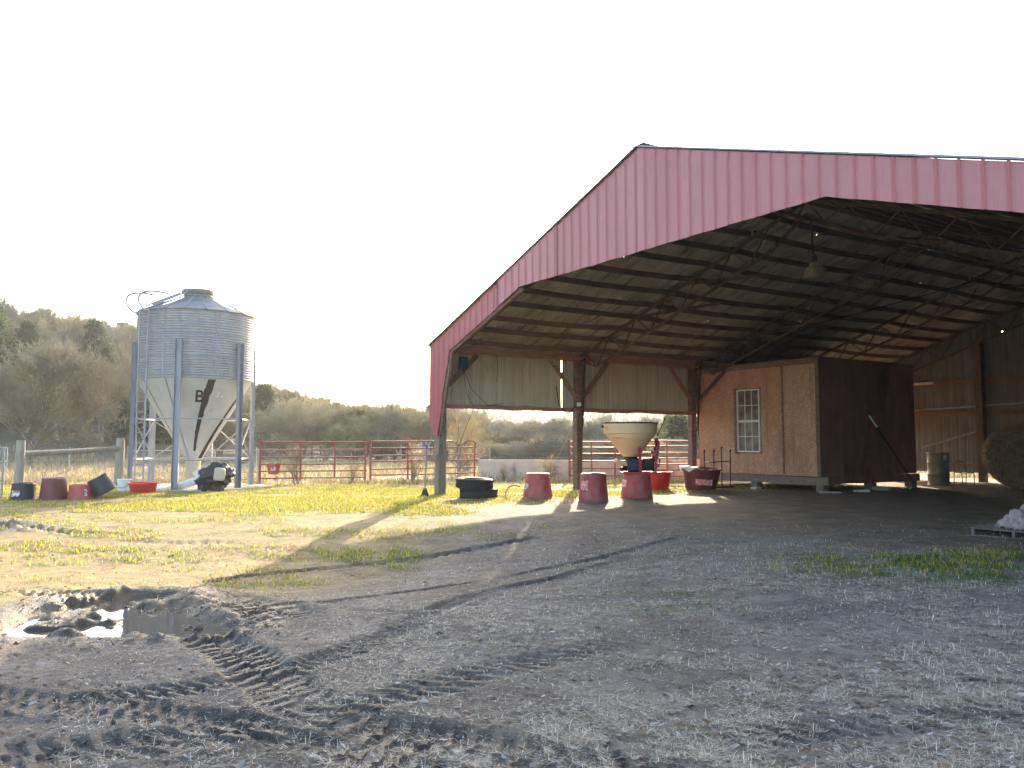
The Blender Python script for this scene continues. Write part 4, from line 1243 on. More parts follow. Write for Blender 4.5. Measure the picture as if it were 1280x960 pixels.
feed_tub(-11.72, 21.75, .31, .40, M['tub_red'], 'low faded red tub upside down leaning between dark red tub and tipped black tub', seed=3, taper=.86, lab=(LW_, R(-35), .10, .28, .08))
t = feed_tub(-11.15, 22.0, .31, .50, M['tub_black'], 'black tub tipped on its side edge against the wooden fence', seed=4, taper=.82, tilt=(R(10), R(-28), .15))
feed_tub(.72, 22.25, .415, .70, M['tub_red'], 'faded red tub upside down with a pipe loop beside it, right of the tyres', seed=5, lab=(LW_, R(-150), .26, .42, .20), taper=.80)
feed_tub(2.13, 20.95, .40, .74, M['tub_red'], 'faded red tub upside down with a pink label, in front of the second barn post', seed=6, lab=(LR_, R(-135), .32, .55, .22), taper=.83)
tub3 = feed_tub(3.47, 22.3, .44, .69, M['tub_red'], 'faded red tub upside down carrying the cream seed spreader', seed=7, lab=(LR_, R(-155), .30, .52, .20), taper=.84)
feed_tub(4.68, 25.7, .43, .60, M['tub_bright'], 'bright red tub standing upright, lit from behind, right of the spreader', upside=False, seed=8, taper=.78)
feed_tub(-11.05, 24.0, .41, .33, M['tub_bright'], 'wide low bright red tub standing upright in front of the grain bin leg', upside=False, seed=9, taper=.82)
bt = feed_tub(6.0, 25.5, .60, .72, M['tub_dark'], 'very large stained dark red tub with a white sack over its rim', upside=False, seed=10, taper=.78, lab=(LR_, R(-92), .22, .40, .55))
bt.rotation_euler = (R(3), R(3), 0)
mb = MB(); vs = []; fs = []; rr = random.Random(6)
for i in range(15):
    for j in range(8):
        a = R(120 + i * 9.5); q_ = j / 7
        rad = .60 - .22 * (1 - q_) * 1.2 if q_ < .55 else .60 + .03
        zz = .71 + .05 * math.sin(q_ * 3.1) if q_ < .7 else .74 - (q_ - .7) * (.3 + .2 * math.sin(i * 1.3))
        vs.append((rad * math.cos(a) + rr.uniform(-.01, .01), rad * math.sin(a) + rr.uniform(-.01, .01), zz + rr.uniform(-.012, .02)))
for i in range(14):
    for j in range(7): fs.append((i*8+j, i*8+j+1, (i+1)*8+j+1, (i+1)*8+j))
mb.add(vs, fs, True); o = mb.build('feed_sack', M['white_pl']); o.location = bt.location; tag(o, 'white plastic sack draped over the rim of the very large dark red tub', 'sack')
# bent red pipe loop beside the tub
mb = MB(); mb.tube([(-.28, 0, 0), (-.27, 0, .16), (-.20, 0, .28), (-.08, 0, .34), (.05, 0, .33), (.12, 0, .3)], .016, 7); o = mb.build('pipe_loop', M['gate_red']); o.location = (.10, 22.3, gz(.1, 22.3)); tag(o, 'bent red pipe loop lying against the tub right of the tyres', 'pipe')

# white bucket under the bin
bk = empty('white_bucket', (-11.92, 24.6, gz(-11.92, 24.6) - .01), 0, 'dirty white pail with a wire handle between the bin ladder and low red tub', 'bucket')
mb = MB(); mb.lathe([(0, 0), (.16, 0), (.165, .03), (.19, .36), (.205, .37), (.205, .40), (.19, .40), (.185, .35), (.15, .04), (0, .04)], 26, close=False); mb.build('bucket_body', M['white_pl'], bk)
mb = MB(); mb.tube([(.2, 0, .36), (.19, -.08, .25), (.12, -.16, .17), (0, -.21, .14), (-.12, -.16, .17), (-.19, -.08, .25), (-.2, 0, .36)], .006, 5); mb.build('handle', M['black_m'], bk)

# tyres, one on the other
def tyre(x, y, z, r, wdt, label):
    prof = []
    mb = MB(); n_ = 64
    pr = [(.62, -.5), (.66, -.5), (.86, -.54), (.95, -.46), (1.0, -.36), (1.005, -.2), (.985, -.18), (.985, -.14), (1.005, -.12), (1.01, 0), (1.005, .12), (.985, .14), (.985, .18), (1.005, .2), (1.0, .36), (.95, .46), (.86, .54), (.66, .5), (.62, .5), (.63, .42), (.80, .40), (.88, .25), (.90, 0), (.88, -.25), (.80, -.40), (.63, -.42), (.62, -.5)]
    mb.lathe([(a * r, b * wdt) for a, b in pr], n_, close=False)
    # tread lugs pressed into the shoulder
    lug = mb
    for k in range(56):
        a = 2 * math.pi * k / 56
        for sg in (-1, 1):
            p = Matrix.Rotation(a + sg * .03, 4, 'Z')
            lug.box((r * .985, -r * .028, sg * wdt * .30 - wdt * .14), (r * 1.022, r * .028, sg * wdt * .30 + wdt * .14), M=p)
    o = mb.build('tyre', M['black_rub'])
    o.location = (x, y, z + wdt * .52)
    return tag(o, label, 'tyre', 'tyres stacked by the corner post')
zt = gz(-.95, 22.15)
tyre(-.92, 22.2, zt - .02, .52, .28, 'lower tyre of the stack of two beside the barn corner post')
o = tyre(-1.03, 22.1, zt + .265, .51, .27, 'upper tyre resting on another beside the barn corner post')
o.rotation_euler = (R(1.5), R(2), .3)

# shovel standing by the corner post
sx, sy = -2.45, 22.55
shv = empty('shovel', (sx, sy, gz(sx, sy)), 0, 'shovel with a blue grip standing on its blade by the corner post', 'shovel')
MB().tube([(0, 0, .20), (.03, .12, 1.36)], .019, 8).build('shaft', M['wood_grey'], shv)
blue = worn('blue_plastic', (.02, .05, .20), (.04, .08, .28), .45)
mb = MB(); mb.tube([(.03, .12, 1.34), (.032, .125, 1.46)], .03, 8); mb.tube([(-.05, .13, 1.55), (.11, .13, 1.55)], .02, 8); mb.tube([(.032, .125, 1.44), (-.05, .13, 1.55)], .016, 6); mb.tube([(.032, .125, 1.44), (.11, .13, 1.55)], .016, 6)
mb.build('grip', blue, shv)
mb = MB(); vs = []; fs = []
for i in range(7):
    for j in range(9):
        u = i / 6 - .5; q_ = j / 8
        wd = .30 * (1 - .75 * q_ ** .8)
        vs.append((u * wd, -.05 + .08 * (u * 2) ** 2 * .5 + .05 * q_, -.03 + .27 * q_))
for i in range(6):
    for j in range(8): fs.append((i*9+j, i*9+j+1, (i+1)*9+j+1, (i+1)*9+j))
mb.add(vs, fs, True); o = mb.build('blade', M['black_m'], shv); so = o.modifiers.new('s', 'SOLIDIFY'); so.thickness = .004

# ------------------------------------------------------------------ seed spreader standing on the upturned tub
zs = gz(3.47, 22.3) + .675
sp_ = empty('seed_spreader', (3.47, 22.3, zs), 0, 'tractor seed spreader with a cream cone hopper standing on an upturned red tub', 'spreader')
mb = MB(); HRr = .735
mb.lathe([(.17, .44), (.20, .46), (.32, .58), (HRr - .09, 1.02), (HRr - .04, 1.08), (HRr, 1.10), (HRr + .015, 1.36), (HRr + .03, 1.37), (HRr + .03, 1.395), (HRr - .01, 1.395), (HRr - .02, 1.1), (.3, .60), (.15, .46)], 48, close=False)
o = mb.build('hopper', M['cream'], sp_); o.location = (-.16, 0, .0)
mb = MB(); mb.lathe([(HRr + .032, 1.375), (HRr + .045, 1.38), (HRr + .045, 1.40), (HRr - .01, 1.41)], 48, close=False); mb.build('rim', M['black_m'], o)
orr = worn('faded_orange_sticker', (.62, .24, .12), (.72, .42, .26), .5, 30, stain=(.74, .58, .36), stain_amt=(.45, .6))
def cyl_patch(a, z0, z1, wd, r0, r1, m, parent, seed):
    mb = MB(); vs = []; fs = []; rr = random.Random(seed)
    for i in range(9):
        for k, (zz, rad) in enumerate(((z0, r0), (z1, r1))):
            aa = a + (i / 8 - .5) * wd / rad
            q_ = math.sqrt(max(0, 1 - (i / 4 - 1) ** 2)) * .5 + .5
            vs.append((rad * math.cos(aa), rad * math.sin(aa), (z0 + z1) / 2 + (zz - (z0 + z1) / 2) * q_))
    for i in range(8): fs.append((i*2, i*2+2, i*2+3, i*2+1))
    mb.add(vs, fs, True); return mb.build('sticker', m, parent)
cyl_patch(R(-158), 1.17, 1.31, .18, HRr + .008, HRr + .016, orr, o, 1)
cyl_patch(R(-130), .955, 1.0, .28, .612 + .02, .652 + .02, orr, o, 2)
# red stand: front bar, back hoop, ring and deck
mb = MB()
mb.beam((.06, -.34, -.02), (.03, -.40, .70), .085, .02, up=(0, 1, 0)); mb.beam((.03, -.40, .70), (-.02, -.36, .78), .085, .02, up=(0, 1, 0))
mb.beam((-.42, -.34, .01), (.62, -.34, .01), .05, .05); mb.beam((-.42, .3, .01), (.62, .3, .01), .05, .05)
mb.beam((-.38, -.36, .012), (-.38, .32, .012), .045, .045); mb.beam((.44, -.36, .012), (.44, .32, .012), .045, .045)
mb.tube([(.5, -.2, 0), (.52, -.2, .5), (.60, -.18, .80), (.56, -.1, .95)], .035, 8); mb.tube([(.5, .25, 0), (.52, .25, .5), (.60, .2, .80), (.56, .1, .95)], .035, 8)
mb.beam((.5, -.22, .55), (.5, .27, .55), .06, .12); mb.beam((.55, -.2, .25), (.55, .25, .25), .16, .05)
mb.build('stand', M['spr_red'], sp_)
mb = MB(); mb.box((-.30, -.22, .05), (.12, .18, .42)); mb.build('gearbox', M['engine'], sp_, bevel=.04)
mb = MB(); mb.box((.10, -.26, .06), (.46, .2, .40)); mb.build('engine_block', M['black_m'], sp_, bevel=.05)
mb = MB(); mb.lathe([(0, .06), (.22, .06), (.22, .10), (0, .14)], 20, M=Matrix.Translation((-.18, 0, 0))); mb.lathe([(.12, .36), (.18, .40), (.2, .47)], 20, M=Matrix.Translation((-.16, 0, 0)), close=False); mb.build('spinner', M['black_m'], sp_)
mb = MB(); mb.beam((-.28, -.1, .22), (-.62, -.22, .36), .20, .10, 3); mb.build('spout', M['cream'], sp_, bevel=.03)
MB().beam((-.30, -.1, .16), (-.44, -.2, .1), .14, .12).build('spout_bracket', M['black_m'], sp_, bevel=.02)
mb = MB(); mb.tube([(.50, -.1, .85), (.78, -.12, 1.5)], .014, 6); mb.tube([(.77, -.12, 1.47), (.79, -.12, 1.53)], .028, 6); mb.build('lever', M['black_m'], sp_)
mb = MB(); mb.tube([(-.88, 0, 1.27), (-.96, -.03, 1.30)], .028, 8); mb.build('latch', M['black_m'], sp_)
for (a, b, c_) in ((.48, -.1, .70), (.42, .0, .60), (.55, .05, .48)):
    MB().tube([(a, b, c_), (a + .1, b - .08, c_ - .12), (a + .05, b - .1, c_ - .3), (a - .1, b, c_ - .4)], .02, 6).build('hose', M['black_m'], sp_)

# four spiked rods joined by a bar, leaning behind the large tub
hr = empty('spike_harrow', (6.75, 25.9, gz(6.75, 25.9)), R(20), 'rusty harrow of four upright rods and a cross bar leaning by the cabin', 'harrow')
MB().beam((-.52, .12, .86), (.42, .12, .90), .03, .03).build('cross_bar', M['black_m'], hr)
for k, x in enumerate((-.52, -.18, .10, .42)):
    mb = MB(); mb.tube([(x - .12, -.10, .1), (x + .10 + .02 * k, .28, 1.22 + (.10 if k == 2 else 0))], .019, 6)
    mb.tube([(x + .10 + .02 * k, .28, 1.20 + (.10 if k == 2 else 0)), (x + .12 + .02 * k, .29, 1.27 + (.10 if k == 2 else 0))], .032, 6); mb.build('rod', M['black_m'], hr)
MB().beam((-.7, -.12, .08), (.4, -.12, .08), .05, .05).build('base_bar', M['black_m'], hr)
# junk in the shade along the foot of the cabin
for i, (s, x, a, b, c_, mt, lb, ct) in enumerate((
    (10.2, 3.0, .22, .10, .05, 'white_pl', 'flattened pale carton lying under the cabin window', 'carton'),
    (10.45, 5.6, .3, .12, .06, 'concrete', 'grey block lying at the cabin corner support', 'block'),
    (11.8, 5.75, .22, .14, .06, 'white_pl', 'small white scrap lying under the dark cabin wall', 'scrap'),
    (12.9, 5.7, .30, .05, .12, 'wood_grey', 'short grey board lying under the dark cabin wall near the pole', 'board'))):
    p = from_sw(s, x); mb = MB(); mb.box((-a, -b, 0), (a, b, c_)); 
    rr = random.Random(i); mb.v = [(x_ + rr.uniform(-.03, .03), y_ + rr.uniform(-.02, .02), z_ + (rr.uniform(-.015, .02) if z_ else 0)) for (x_, y_, z_) in mb.v]
    o = mb.build('scrap_' + ct if ct != 'scrap' else 'plastic_scrap', M[mt], bevel=.008); o.location = (p[0], p[1], gz(*p) - .005); o.rotation_euler = (0, 0, rr.uniform(0, 3)); tag(o, lb, ct)

# ------------------------------------------------------------------ barrel, chair frame, bale in the back
bx_, by_ = from_sw(17.4, 5.05)
br = empty('steel_drum', (bx_, by_, gz(bx_, by_) - .01), 0, 'grey green steel drum standing behind the dark cabin wall', 'drum')
mb = MB(); mb.lathe([(0, 0), (.35, 0), (.36, .02), (.35, .04), (.35, .38), (.365, .40), (.35, .42), (.35, .78), (.365, .80), (.35, .82), (.35, 1.12), (.365, 1.14), (.36, 1.17), (.33, 1.17), (.33, 1.14), (0, 1.14)], 36, close=False); mb.build('drum_body', M['barrel'], br)
cyl_patch(R(-80), .88, 1.08, .16, .362, .362, M['label_w'], br, 3).name = 'label'
cxx, cyy = from_sw(18.9, 5.9)
cx0 = empty('chair_frame', (14.9 + 1.1, 29.0 - .4, gz(16.0, 28.6)), R(10), 'bare rusty metal chair frame standing by the back wall post', 'chair frame')
for x in (-.24, .24):
    MB().tube([(x, 0, 0), (x, -.03, .45), (x * .98, .0, .70), (x * .6, .02, .82), (0, .03, .85)], .016, 7).build('back_leg', M['truss'], cx0)
    MB().tube([(x, -.42, 0), (x, -.40, .42), (x, -.36, .45), (x, -.03, .45)], .016, 7).build('front_leg', M['truss'], cx0)
MB().tube([(-.24, -.4, .43), (.24, -.4, .43)], .014, 6).build('seat_rail', M['truss'], cx0)

hb = empty('round_hay_bale', (16.55, 25.9, gz(16.55, 25.9)), R(-26), 'big dark round hay bale at the right edge against the back wall', 'hay bale')
bm = bmesh.new(); n_a, rr = 110, random.Random(2)
def bale_p(a, r, y):
    k = 1 + .014 * math.sin(a * 23 + y * 9) + .012 * math.sin(a * 41 + y * 21) + .02 * math.sin(a * 3)
    return (r * k * math.cos(a), y, 1.07 + r * k * math.sin(a) * .96)
vs = []; fs = []
ys = [i * 1.5 / 24 - .75 for i in range(25)]
for y in ys:
    for k in range(n_a):
        p = bale_p(2 * math.pi * k / n_a, 1.08 + rr.uniform(-.014, .014), y); vs.append(p)
for i in range(24):
    for k in range(n_a): fs.append((i*n_a + k, i*n_a + (k+1) % n_a, (i+1)*n_a + (k+1) % n_a, (i+1)*n_a + k))
for (base, y, sg) in ((0, -.75, -1), (24 * n_a, .75, 1)):
    prev = base
    for j in range(1, 15):
        r = 1.08 * (1 - j / 15); st_ = len(vs)
        for k in range(n_a):
            a = 2 * math.pi * k / n_a
            sp1 = .028 * math.sin((r * 42) + a)       # spiral layers
            p = bale_p(a, r, y + sg * (sp1 + .02 + rr.uniform(-.014, .014))); vs.append(p)
        for k in range(n_a):
            f = (prev + k, prev + (k+1) % n_a, st_ + (k+1) % n_a, st_ + k); fs.append(f if sg > 0 else f[::-1])
        prev = st_
    fs.append(tuple(prev + k for k in range(n_a)))
mb = MB(); mb.add(vs, fs, False); mb.build('bale_body', M['hay'], hb)
# loose stems sticking out of the bale
rg = np.random.default_rng(12); n = 9000
a = rg.uniform(0, 6.28, n); r = 1.08 * np.sqrt(rg.random(n)); side = rg.random(n) < .55
px = np.where(side, r, 1.09) * np.cos(a); pz = 1.07 + np.where(side, r, 1.09) * np.sin(a) * .96; py = np.where(side, -.79, rg.uniform(-.75, .75, n))
d = np.stack([-np.sin(a) + rg.normal(0, .5, n), rg.normal(-.25, .3, n), np.cos(a) + rg.normal(0, .5, n)], 1); d /= np.linalg.norm(d, axis=1)[:, None]
ln = rg.uniform(.04, .16, n)[:, None]; o_ = np.stack([px, py, pz], 1); s_ = np.cross(d, [0, 1, 0.3]); s_ /= np.linalg.norm(s_, axis=1)[:, None]
V = np.stack([o_ - s_ * .003, o_ + s_ * .003, o_ + d * ln], 1).reshape(-1, 3)
cc = np.array([(.32, .22, .13), (.22, .15, .09), (.42, .32, .2)])[rg.integers(0, 3, n)]
np_mesh('loose_hay', V, np.arange(n * 3).reshape(-1, 3), M['deadgrass'], hb, {'col': np.repeat(cc, 3, 0)})

# ------------------------------------------------------------------ pallet with torn bale wrap at the right
pz0 = gz(8.3, 13.2)
pal = empty('wooden_pallet', (8.54, 13.45, pz0 + .0), R(-48), 'dark wet wooden pallet on the ground at the right edge', 'pallet')
for k in range(7): MB().beam((-.62 + 0.0, -.5 + k * .166, .125), (.66, -.5 + k * .166, .125 + rb.uniform(-.004, .004)), .115, .018, 2, .002, rb).build('deck_board', M['pallet'], pal)
for x in (-.58, 0.02, .6): MB().box((x - .022, -.55, .022), (x + .022, .55, .113)).build('stringer', M['pallet'], pal)
for y in (-.5, 0, .5): MB().box((-.62, y - .05, .0), (.66, y + .05, .019)).build('bottom_board', M['pallet'], pal)
wr = empty('torn_bale_wrap', (8.66, 13.42, pz0 + .135), 0, 'heap of torn pale pink plastic wrap and straw on the wooden pallet', 'plastic heap')
def crumple(seed, cx, cy, rx, ry, h):
    rr = np.random.default_rng(seed); n = 42
    u = np.linspace(-1, 1, n); U, Vv = np.meshgrid(u, u)
    rad = np.sqrt(U**2 + Vv**2)
    H = h * np.clip(1 - rad**1.6, 0, 1) * (.55 + .9 * fbm(U * 2 + seed, Vv * 2, seed, 4, .6)) + .22 * np.abs(fbm(U * 7, Vv * 7 + seed, seed + 3, 3) - .5) * (rad < 1.1)
    X = cx + U * rx * (1 + .3 * (fbm(U * 3, Vv * 3, seed + 9) - .5)); Y = cy + Vv * ry * (1 + .3 * (fbm(U * 3, Vv * 3, seed + 19) - .5))
    P = np.stack([X, Y, H], -1).reshape(-1, 3); i = np.arange(n - 1)[:, None] * n + np.arange(n - 1)[None]
    F = np.stack([i, i + 1, i + n + 1, i + n], -1).reshape(-1, 4)
    k = (rad.reshape(-1)[F].mean(1) < .98 + .12 * rr.random(len(F)))
    o = np_mesh('plastic_wrap', P, F[k], M['bag'], wr, smooth=True)
crumple(3, -.22, -.05, .34, .36, .26); crumple(5, .16, .05, .46, .42, .50); crumple(8, .0, -.26, .36, .24, .20)
rg = np.random.default_rng(13); n = 3800
o_ = np.stack([rg.normal(0, .27, n), rg.normal(-.05, .2, n), rg.uniform(.0, .05, n)], 1); o_[:, 2] += .30 * np.exp(-((o_[:, 0] / .3) ** 2 + (o_[:, 1] / .3) ** 2)) * rg.random(n) ** .4
d = rg.normal(0, 1, (n, 3)); d[:, 2] = np.abs(d[:, 2]) * .6; d /= np.linalg.norm(d, axis=1)[:, None]; s_ = np.cross(d, [0.1, .3, 1]); s_ /= np.linalg.norm(s_, axis=1)[:, None]
V = np.stack([o_ - s_ * .0022, o_ + s_ * .0022, o_ + d * rg.uniform(.06, .2, n)[:, None]], 1).reshape(-1, 3)
cc = np.array([(.42, .33, .2), (.52, .43, .28), (.3, .22, .13)])[rg.integers(0, 3, n)]
np_mesh('loose_straw', V, np.arange(n * 3).reshape(-1, 3), M['deadgrass'], wr, {'col': np.repeat(cc, 3, 0)})

# ------------------------------------------------------------------ fences and gates
def pipe_gate(name, label, cat, a, b, hts, verts, m, group=None, top_bend=None, r=.022, round_end=False, cut=None):
    """livestock panel between plan points a and b; verts are fractions along it"""
    a = Vector((*a, gz(*a))); b = Vector((*b, gz(*b)))
    t = empty(name, a, 0, label, cat, group); d = b - a
    for i, h in enumerate(hts):
        if i == len(hts) - 1 and top_bend:
            mb = MB(); mb.tube([Vector((d.x * f, d.y * f, d.z * f + hh)) for (f, hh) in top_bend], r * 1.15, 7); mb.build('rail', m, t)
        else:
            e = 1.0
            MB().tube([Vector((0, 0, h + rb.uniform(-.012, .012))), d * .5 + Vector((0, 0, h + rb.uniform(-.02, .01))), d * e + Vector((0, 0, h + rb.uniform(-.012, .012)))], r, 7).build('rail', m, t)
    for (f, lo, hi) in verts:
        p = d * f
        MB().tube([p + Vector((0, 0, lo)), p + Vector((0, 0, hi))], r * (1.5 if lo < .1 else 1.25), 8).build('upright', m, t)
    return t
HT = [.22, .47, .72, .97, 1.24, 1.52]
pipe_gate('livestock_panel', 'red pipe livestock panel, leftmost of the row, starting at the grain bin', 'gate', (-8.95, 28.4), (-5.38, 29.6), HT, [(0, -.05, 1.62), (.37, .12, 1.52), (.69, .2, 1.52), (.985, .1, 1.48)], M['gate_red'], 'red pipe panels along the yard', r=.027)
pipe_gate('livestock_panel', 'red pipe livestock panel with a bent broken top rail, ending past the corner post', 'gate', (-5.25, 29.65), (-1.42, 31.6), [.30, .52, .80, 1.02, 1.30, 1.52], [(0, -.05, 1.60), (.34, .12, 1.50), (.985, .15, 1.42)], M['gate_red'], 'red pipe panels along the yard', top_bend=[(0, 1.54), (.55, 1.56), (.76, 1.55), (.84, 1.36), (.92, 1.58), (.97, 1.56), (1, 1.42)], r=.027)
C0, C1 = (2.25, 31.4), (6.95, 30.6)
pipe_gate('livestock_panel', 'red pipe livestock panel left of the cream spreader seen through the barn', 'gate', (2.25, 31.2), (4.9, 30.9), [.22, .5, .78, 1.05, 1.3, 1.53], [(0, -.05, 1.58), (.32, .1, 1.5), (.66, .1, 1.5), (.99, 0, 1.5)], M['gate_red'], 'red pipe panels behind the barn', r=.027)
pipe_gate('livestock_panel', 'red pipe livestock panel right of the cream spreader seen through the barn', 'gate', (4.97, 30.9), (6.95, 30.5), [.22, .45, .68, .9, 1.12, 1.36, 1.56], [(0, -.05, 1.6), (.5, .1, 1.5), (.96, 0, 1.56)], M['gate_red'], 'red pipe panels behind the barn', r=.027)
pipe_gate('pipe_gate', 'grey pipe gate behind the grain bin legs', 'gate', (-13.4, 27.9), (-9.05, 28.55), [.2, .45, .7, .95, 1.22], [(0, -.05, 1.4), (.33, .1, 1.2), (.66, .1, 1.2), (1, -.05, 1.3)], M['gate_grey'], r=.02)
pipe_gate('pipe_gate', 'grey pipe gate at the left edge ending at the wooden post', 'gate', (-17.0, 21.3), (-13.95, 22.0), [.22, .48, .74, 1.0, 1.38], [(0, -.05, 1.4), (.5, .2, 1.38), (.985, -.02, 1.38)], M['gate_grey'], r=.02)
# wooden brace section of the fence on the left
wf = empty('wooden_fence', (-13.75, 22.3, 0), 0, 'weathered wooden fence brace of two posts and a top rail at left', 'fence')
bpt = Vector((12.69 - 12.69 + 1.02, 0, 0))
P2 = Vector((-12.72 + 13.75, 25.9 - 22.3, 0))
z_a, z_b = gz(-13.75, 22.3), gz(-12.72, 25.9)
MB().tube([(0, 0, -.3), (0.02, 0, z_a + .8), (.03, 0, z_a + 1.58)], [.13, .125, .11], 12).build('fence_post', M['wood_grey'], wf)
MB().tube([P2 + Vector((0, 0, -.3)), P2 + Vector((0, 0, z_b + .8)), P2 + Vector((.02, 0, z_b + 1.66))], [.15, .14, .125], 12).build('fence_post', M['wood_grey'], wf)
MB().tube([(.02, .1, z_a + 1.20), P2 * .5 + Vector((0, 0, 1.25)), P2 + Vector((0, -.1, z_b + 1.32))], [.085, .08, .085], 10).build('top_rail', M['wood_grey'], wf)
for h in (.25, .5, .75, 1.0): MB().tube([(.0, .05, h), P2 + Vector((0, 0, h))], .006, 4).build('wire', M['galv_dull'], wf)
MB().tube([P2 + Vector((-.05, -.2, 1.1)), (.1, .6, .4)], .008, 4).build('wire', M['galv_dull'], wf)

def wire_fence(name, label, pts, hts, posts_h=1.35, group=None, spacing=3.2, pm='gate_grey'):
    base = Vector((pts[0][0], pts[0][1], 0)); t = empty(name, base, 0, label, 'fence', group)
    P = []
    for a, b in zip(pts[:-1], pts[1:]):
        L_ = math.hypot(b[0]-a[0], b[1]-a[1]); n_ = max(1, int(L_ / spacing))
        for i in range(n_): P.append((a[0] + (b[0]-a[0]) * i / n_, a[1] + (b[1]-a[1]) * i / n_))
    P.append(pts[-1])
    for (x, y) in P:
        z = gz(x, y); q_ = Vector((x, y, z)) - base; ln = rb.uniform(-.04, .04)
        mb = MB(); mb.beam(q_ + Vector((0, 0, -.2)), q_ + Vector((ln, 0, posts_h + rb.uniform(-.06, .06))), .05, .035); mb.build('steel_post', M[pm], t)
    for h in hts:
        mb = MB(); mb.tube([Vector((x, y, gz(x, y) + h)) - base for (x, y) in P], .005, 4); mb.build('wire', M['galv_dull'], t)
wire_fence('wire_fence', 'wire fence on steel posts above the low pale wall behind the barn', [(-1.35, 31.9), (2.3, 31.7), (5.5, 31.6), (9.0, 31.4)], [.9, 1.05, 1.2, 1.33], 1.42, spacing=2.4)
wire_fence('wire_fence', 'long wire fence crossing the dry field at left beyond the tubs', [(-40, 38.5), (-24, 38), (-12, 37.5), (-1, 37)], [.35, .6, .85, 1.1], 1.25, spacing=3.0)
# low stained concrete wall
cw = empty('low_concrete_wall', (-1.30, 31.75, gz(-1.3, 31.75)), R(-1.5), 'low stained pale concrete wall behind the barn under the wire fence', 'wall')
for k in range(4):
    mb = MB(); mb.box((k * 2.62, -.08, -.3), (k * 2.62 + 2.61, .10, .80 + rb.uniform(-.015, .015))); mb.build('wall_slab', M['concrete'], cw, bevel=.012)

# red bucket on the panel
rbk = empty('hanging_bucket', (-8.45, 28.35, gz(-8.45, 28.35) + .38), 0, 'faded red square feed bucket hooked on the leftmost red panel', 'bucket')
mb = MB(); mb.lathe([(0, 0), (.17, 0), (.18, .02), (.25, .36), (.26, .38), (.24, .38), (.16, .03), (0, .03)], 20, close=False); mb.build('bucket_body', M['tub_red'], rbk)
cyl_patch(R(-75), .12, .27, .18, .215, .24, M['label_w'], rbk, 9).name = 'label'

# ------------------------------------------------------------------ trees
def bark(name, c1, c2): return worn(name, c1, c2, .9, 3, (3, 3, .6), bmp=.4, fine=18)
M['bark_grey'] = bark('grey_bark', (.15, .13, .105), (.27, .24, .20))
M['bark_pale'] = bark('pale_bark', (.42, .38, .31), (.58, .54, .46))
def twig_mat(name, c1, c2):
    m, nt, N, L, bs = nm_new(name)
    oi = N.new('ShaderNodeObjectInfo').outputs['Random']
    geo = N.new('ShaderNodeTexCoord').outputs['Object']
    n1 = noise(N, L, geo, .9, 3, .6)
    c = mix(N, L, ramp(N, L, n1, [(.35, (0, 0, 0)), (.65, (1, 1, 1))]), c1, c2)
    v = N.new('ShaderNodeMix'); v.data_type = 'RGBA'; v.blend_type = 'MULTIPLY'; v.inputs[0].default_value = 1
    L.new(c, v.inputs[6]); L.new(ramp(N, L, oi, [(0, (.55, .57, .58)), (.5, (1, .97, .92)), (1, (1.5, 1.38, 1.15))]), v.inputs[7])
    L.new(v.outputs[2], bs.inputs['Base Color']); bs.inputs['Roughness'].default_value = .85; bs.inputs['Specular IOR Level'].default_value = .2
    t = N.new('ShaderNodeBsdfTranslucent'); L.new(v.outputs[2], t.inputs[0]); ms = N.new('ShaderNodeMixShader'); ms.inputs[0].default_value = .5
    L.new(bs.outputs[0], ms.inputs[1]); L.new(t.outputs[0], ms.inputs[2]); L.new(ms.outputs[0], N['Material Output'].inputs[0])
    return m
M['twig_tan'] = twig_mat('tan_twigs', (.38, .34, .23), (.52, .47, .32))
M['twig_grey'] = twig_mat('grey_twigs', (.28, .275, .22), (.40, .39, .31))
M['twig_olive'] = twig_mat('budding_olive_twigs', (.30, .28, .11), (.42, .38, .16))
M['twig_pale'] = twig_mat('pale_straw_twigs', (.50, .42, .28), (.60, .52, .36))
M['needles'] = twig_mat('dark_cedar_foliage', (.035, .055, .022), (.07, .095, .035))

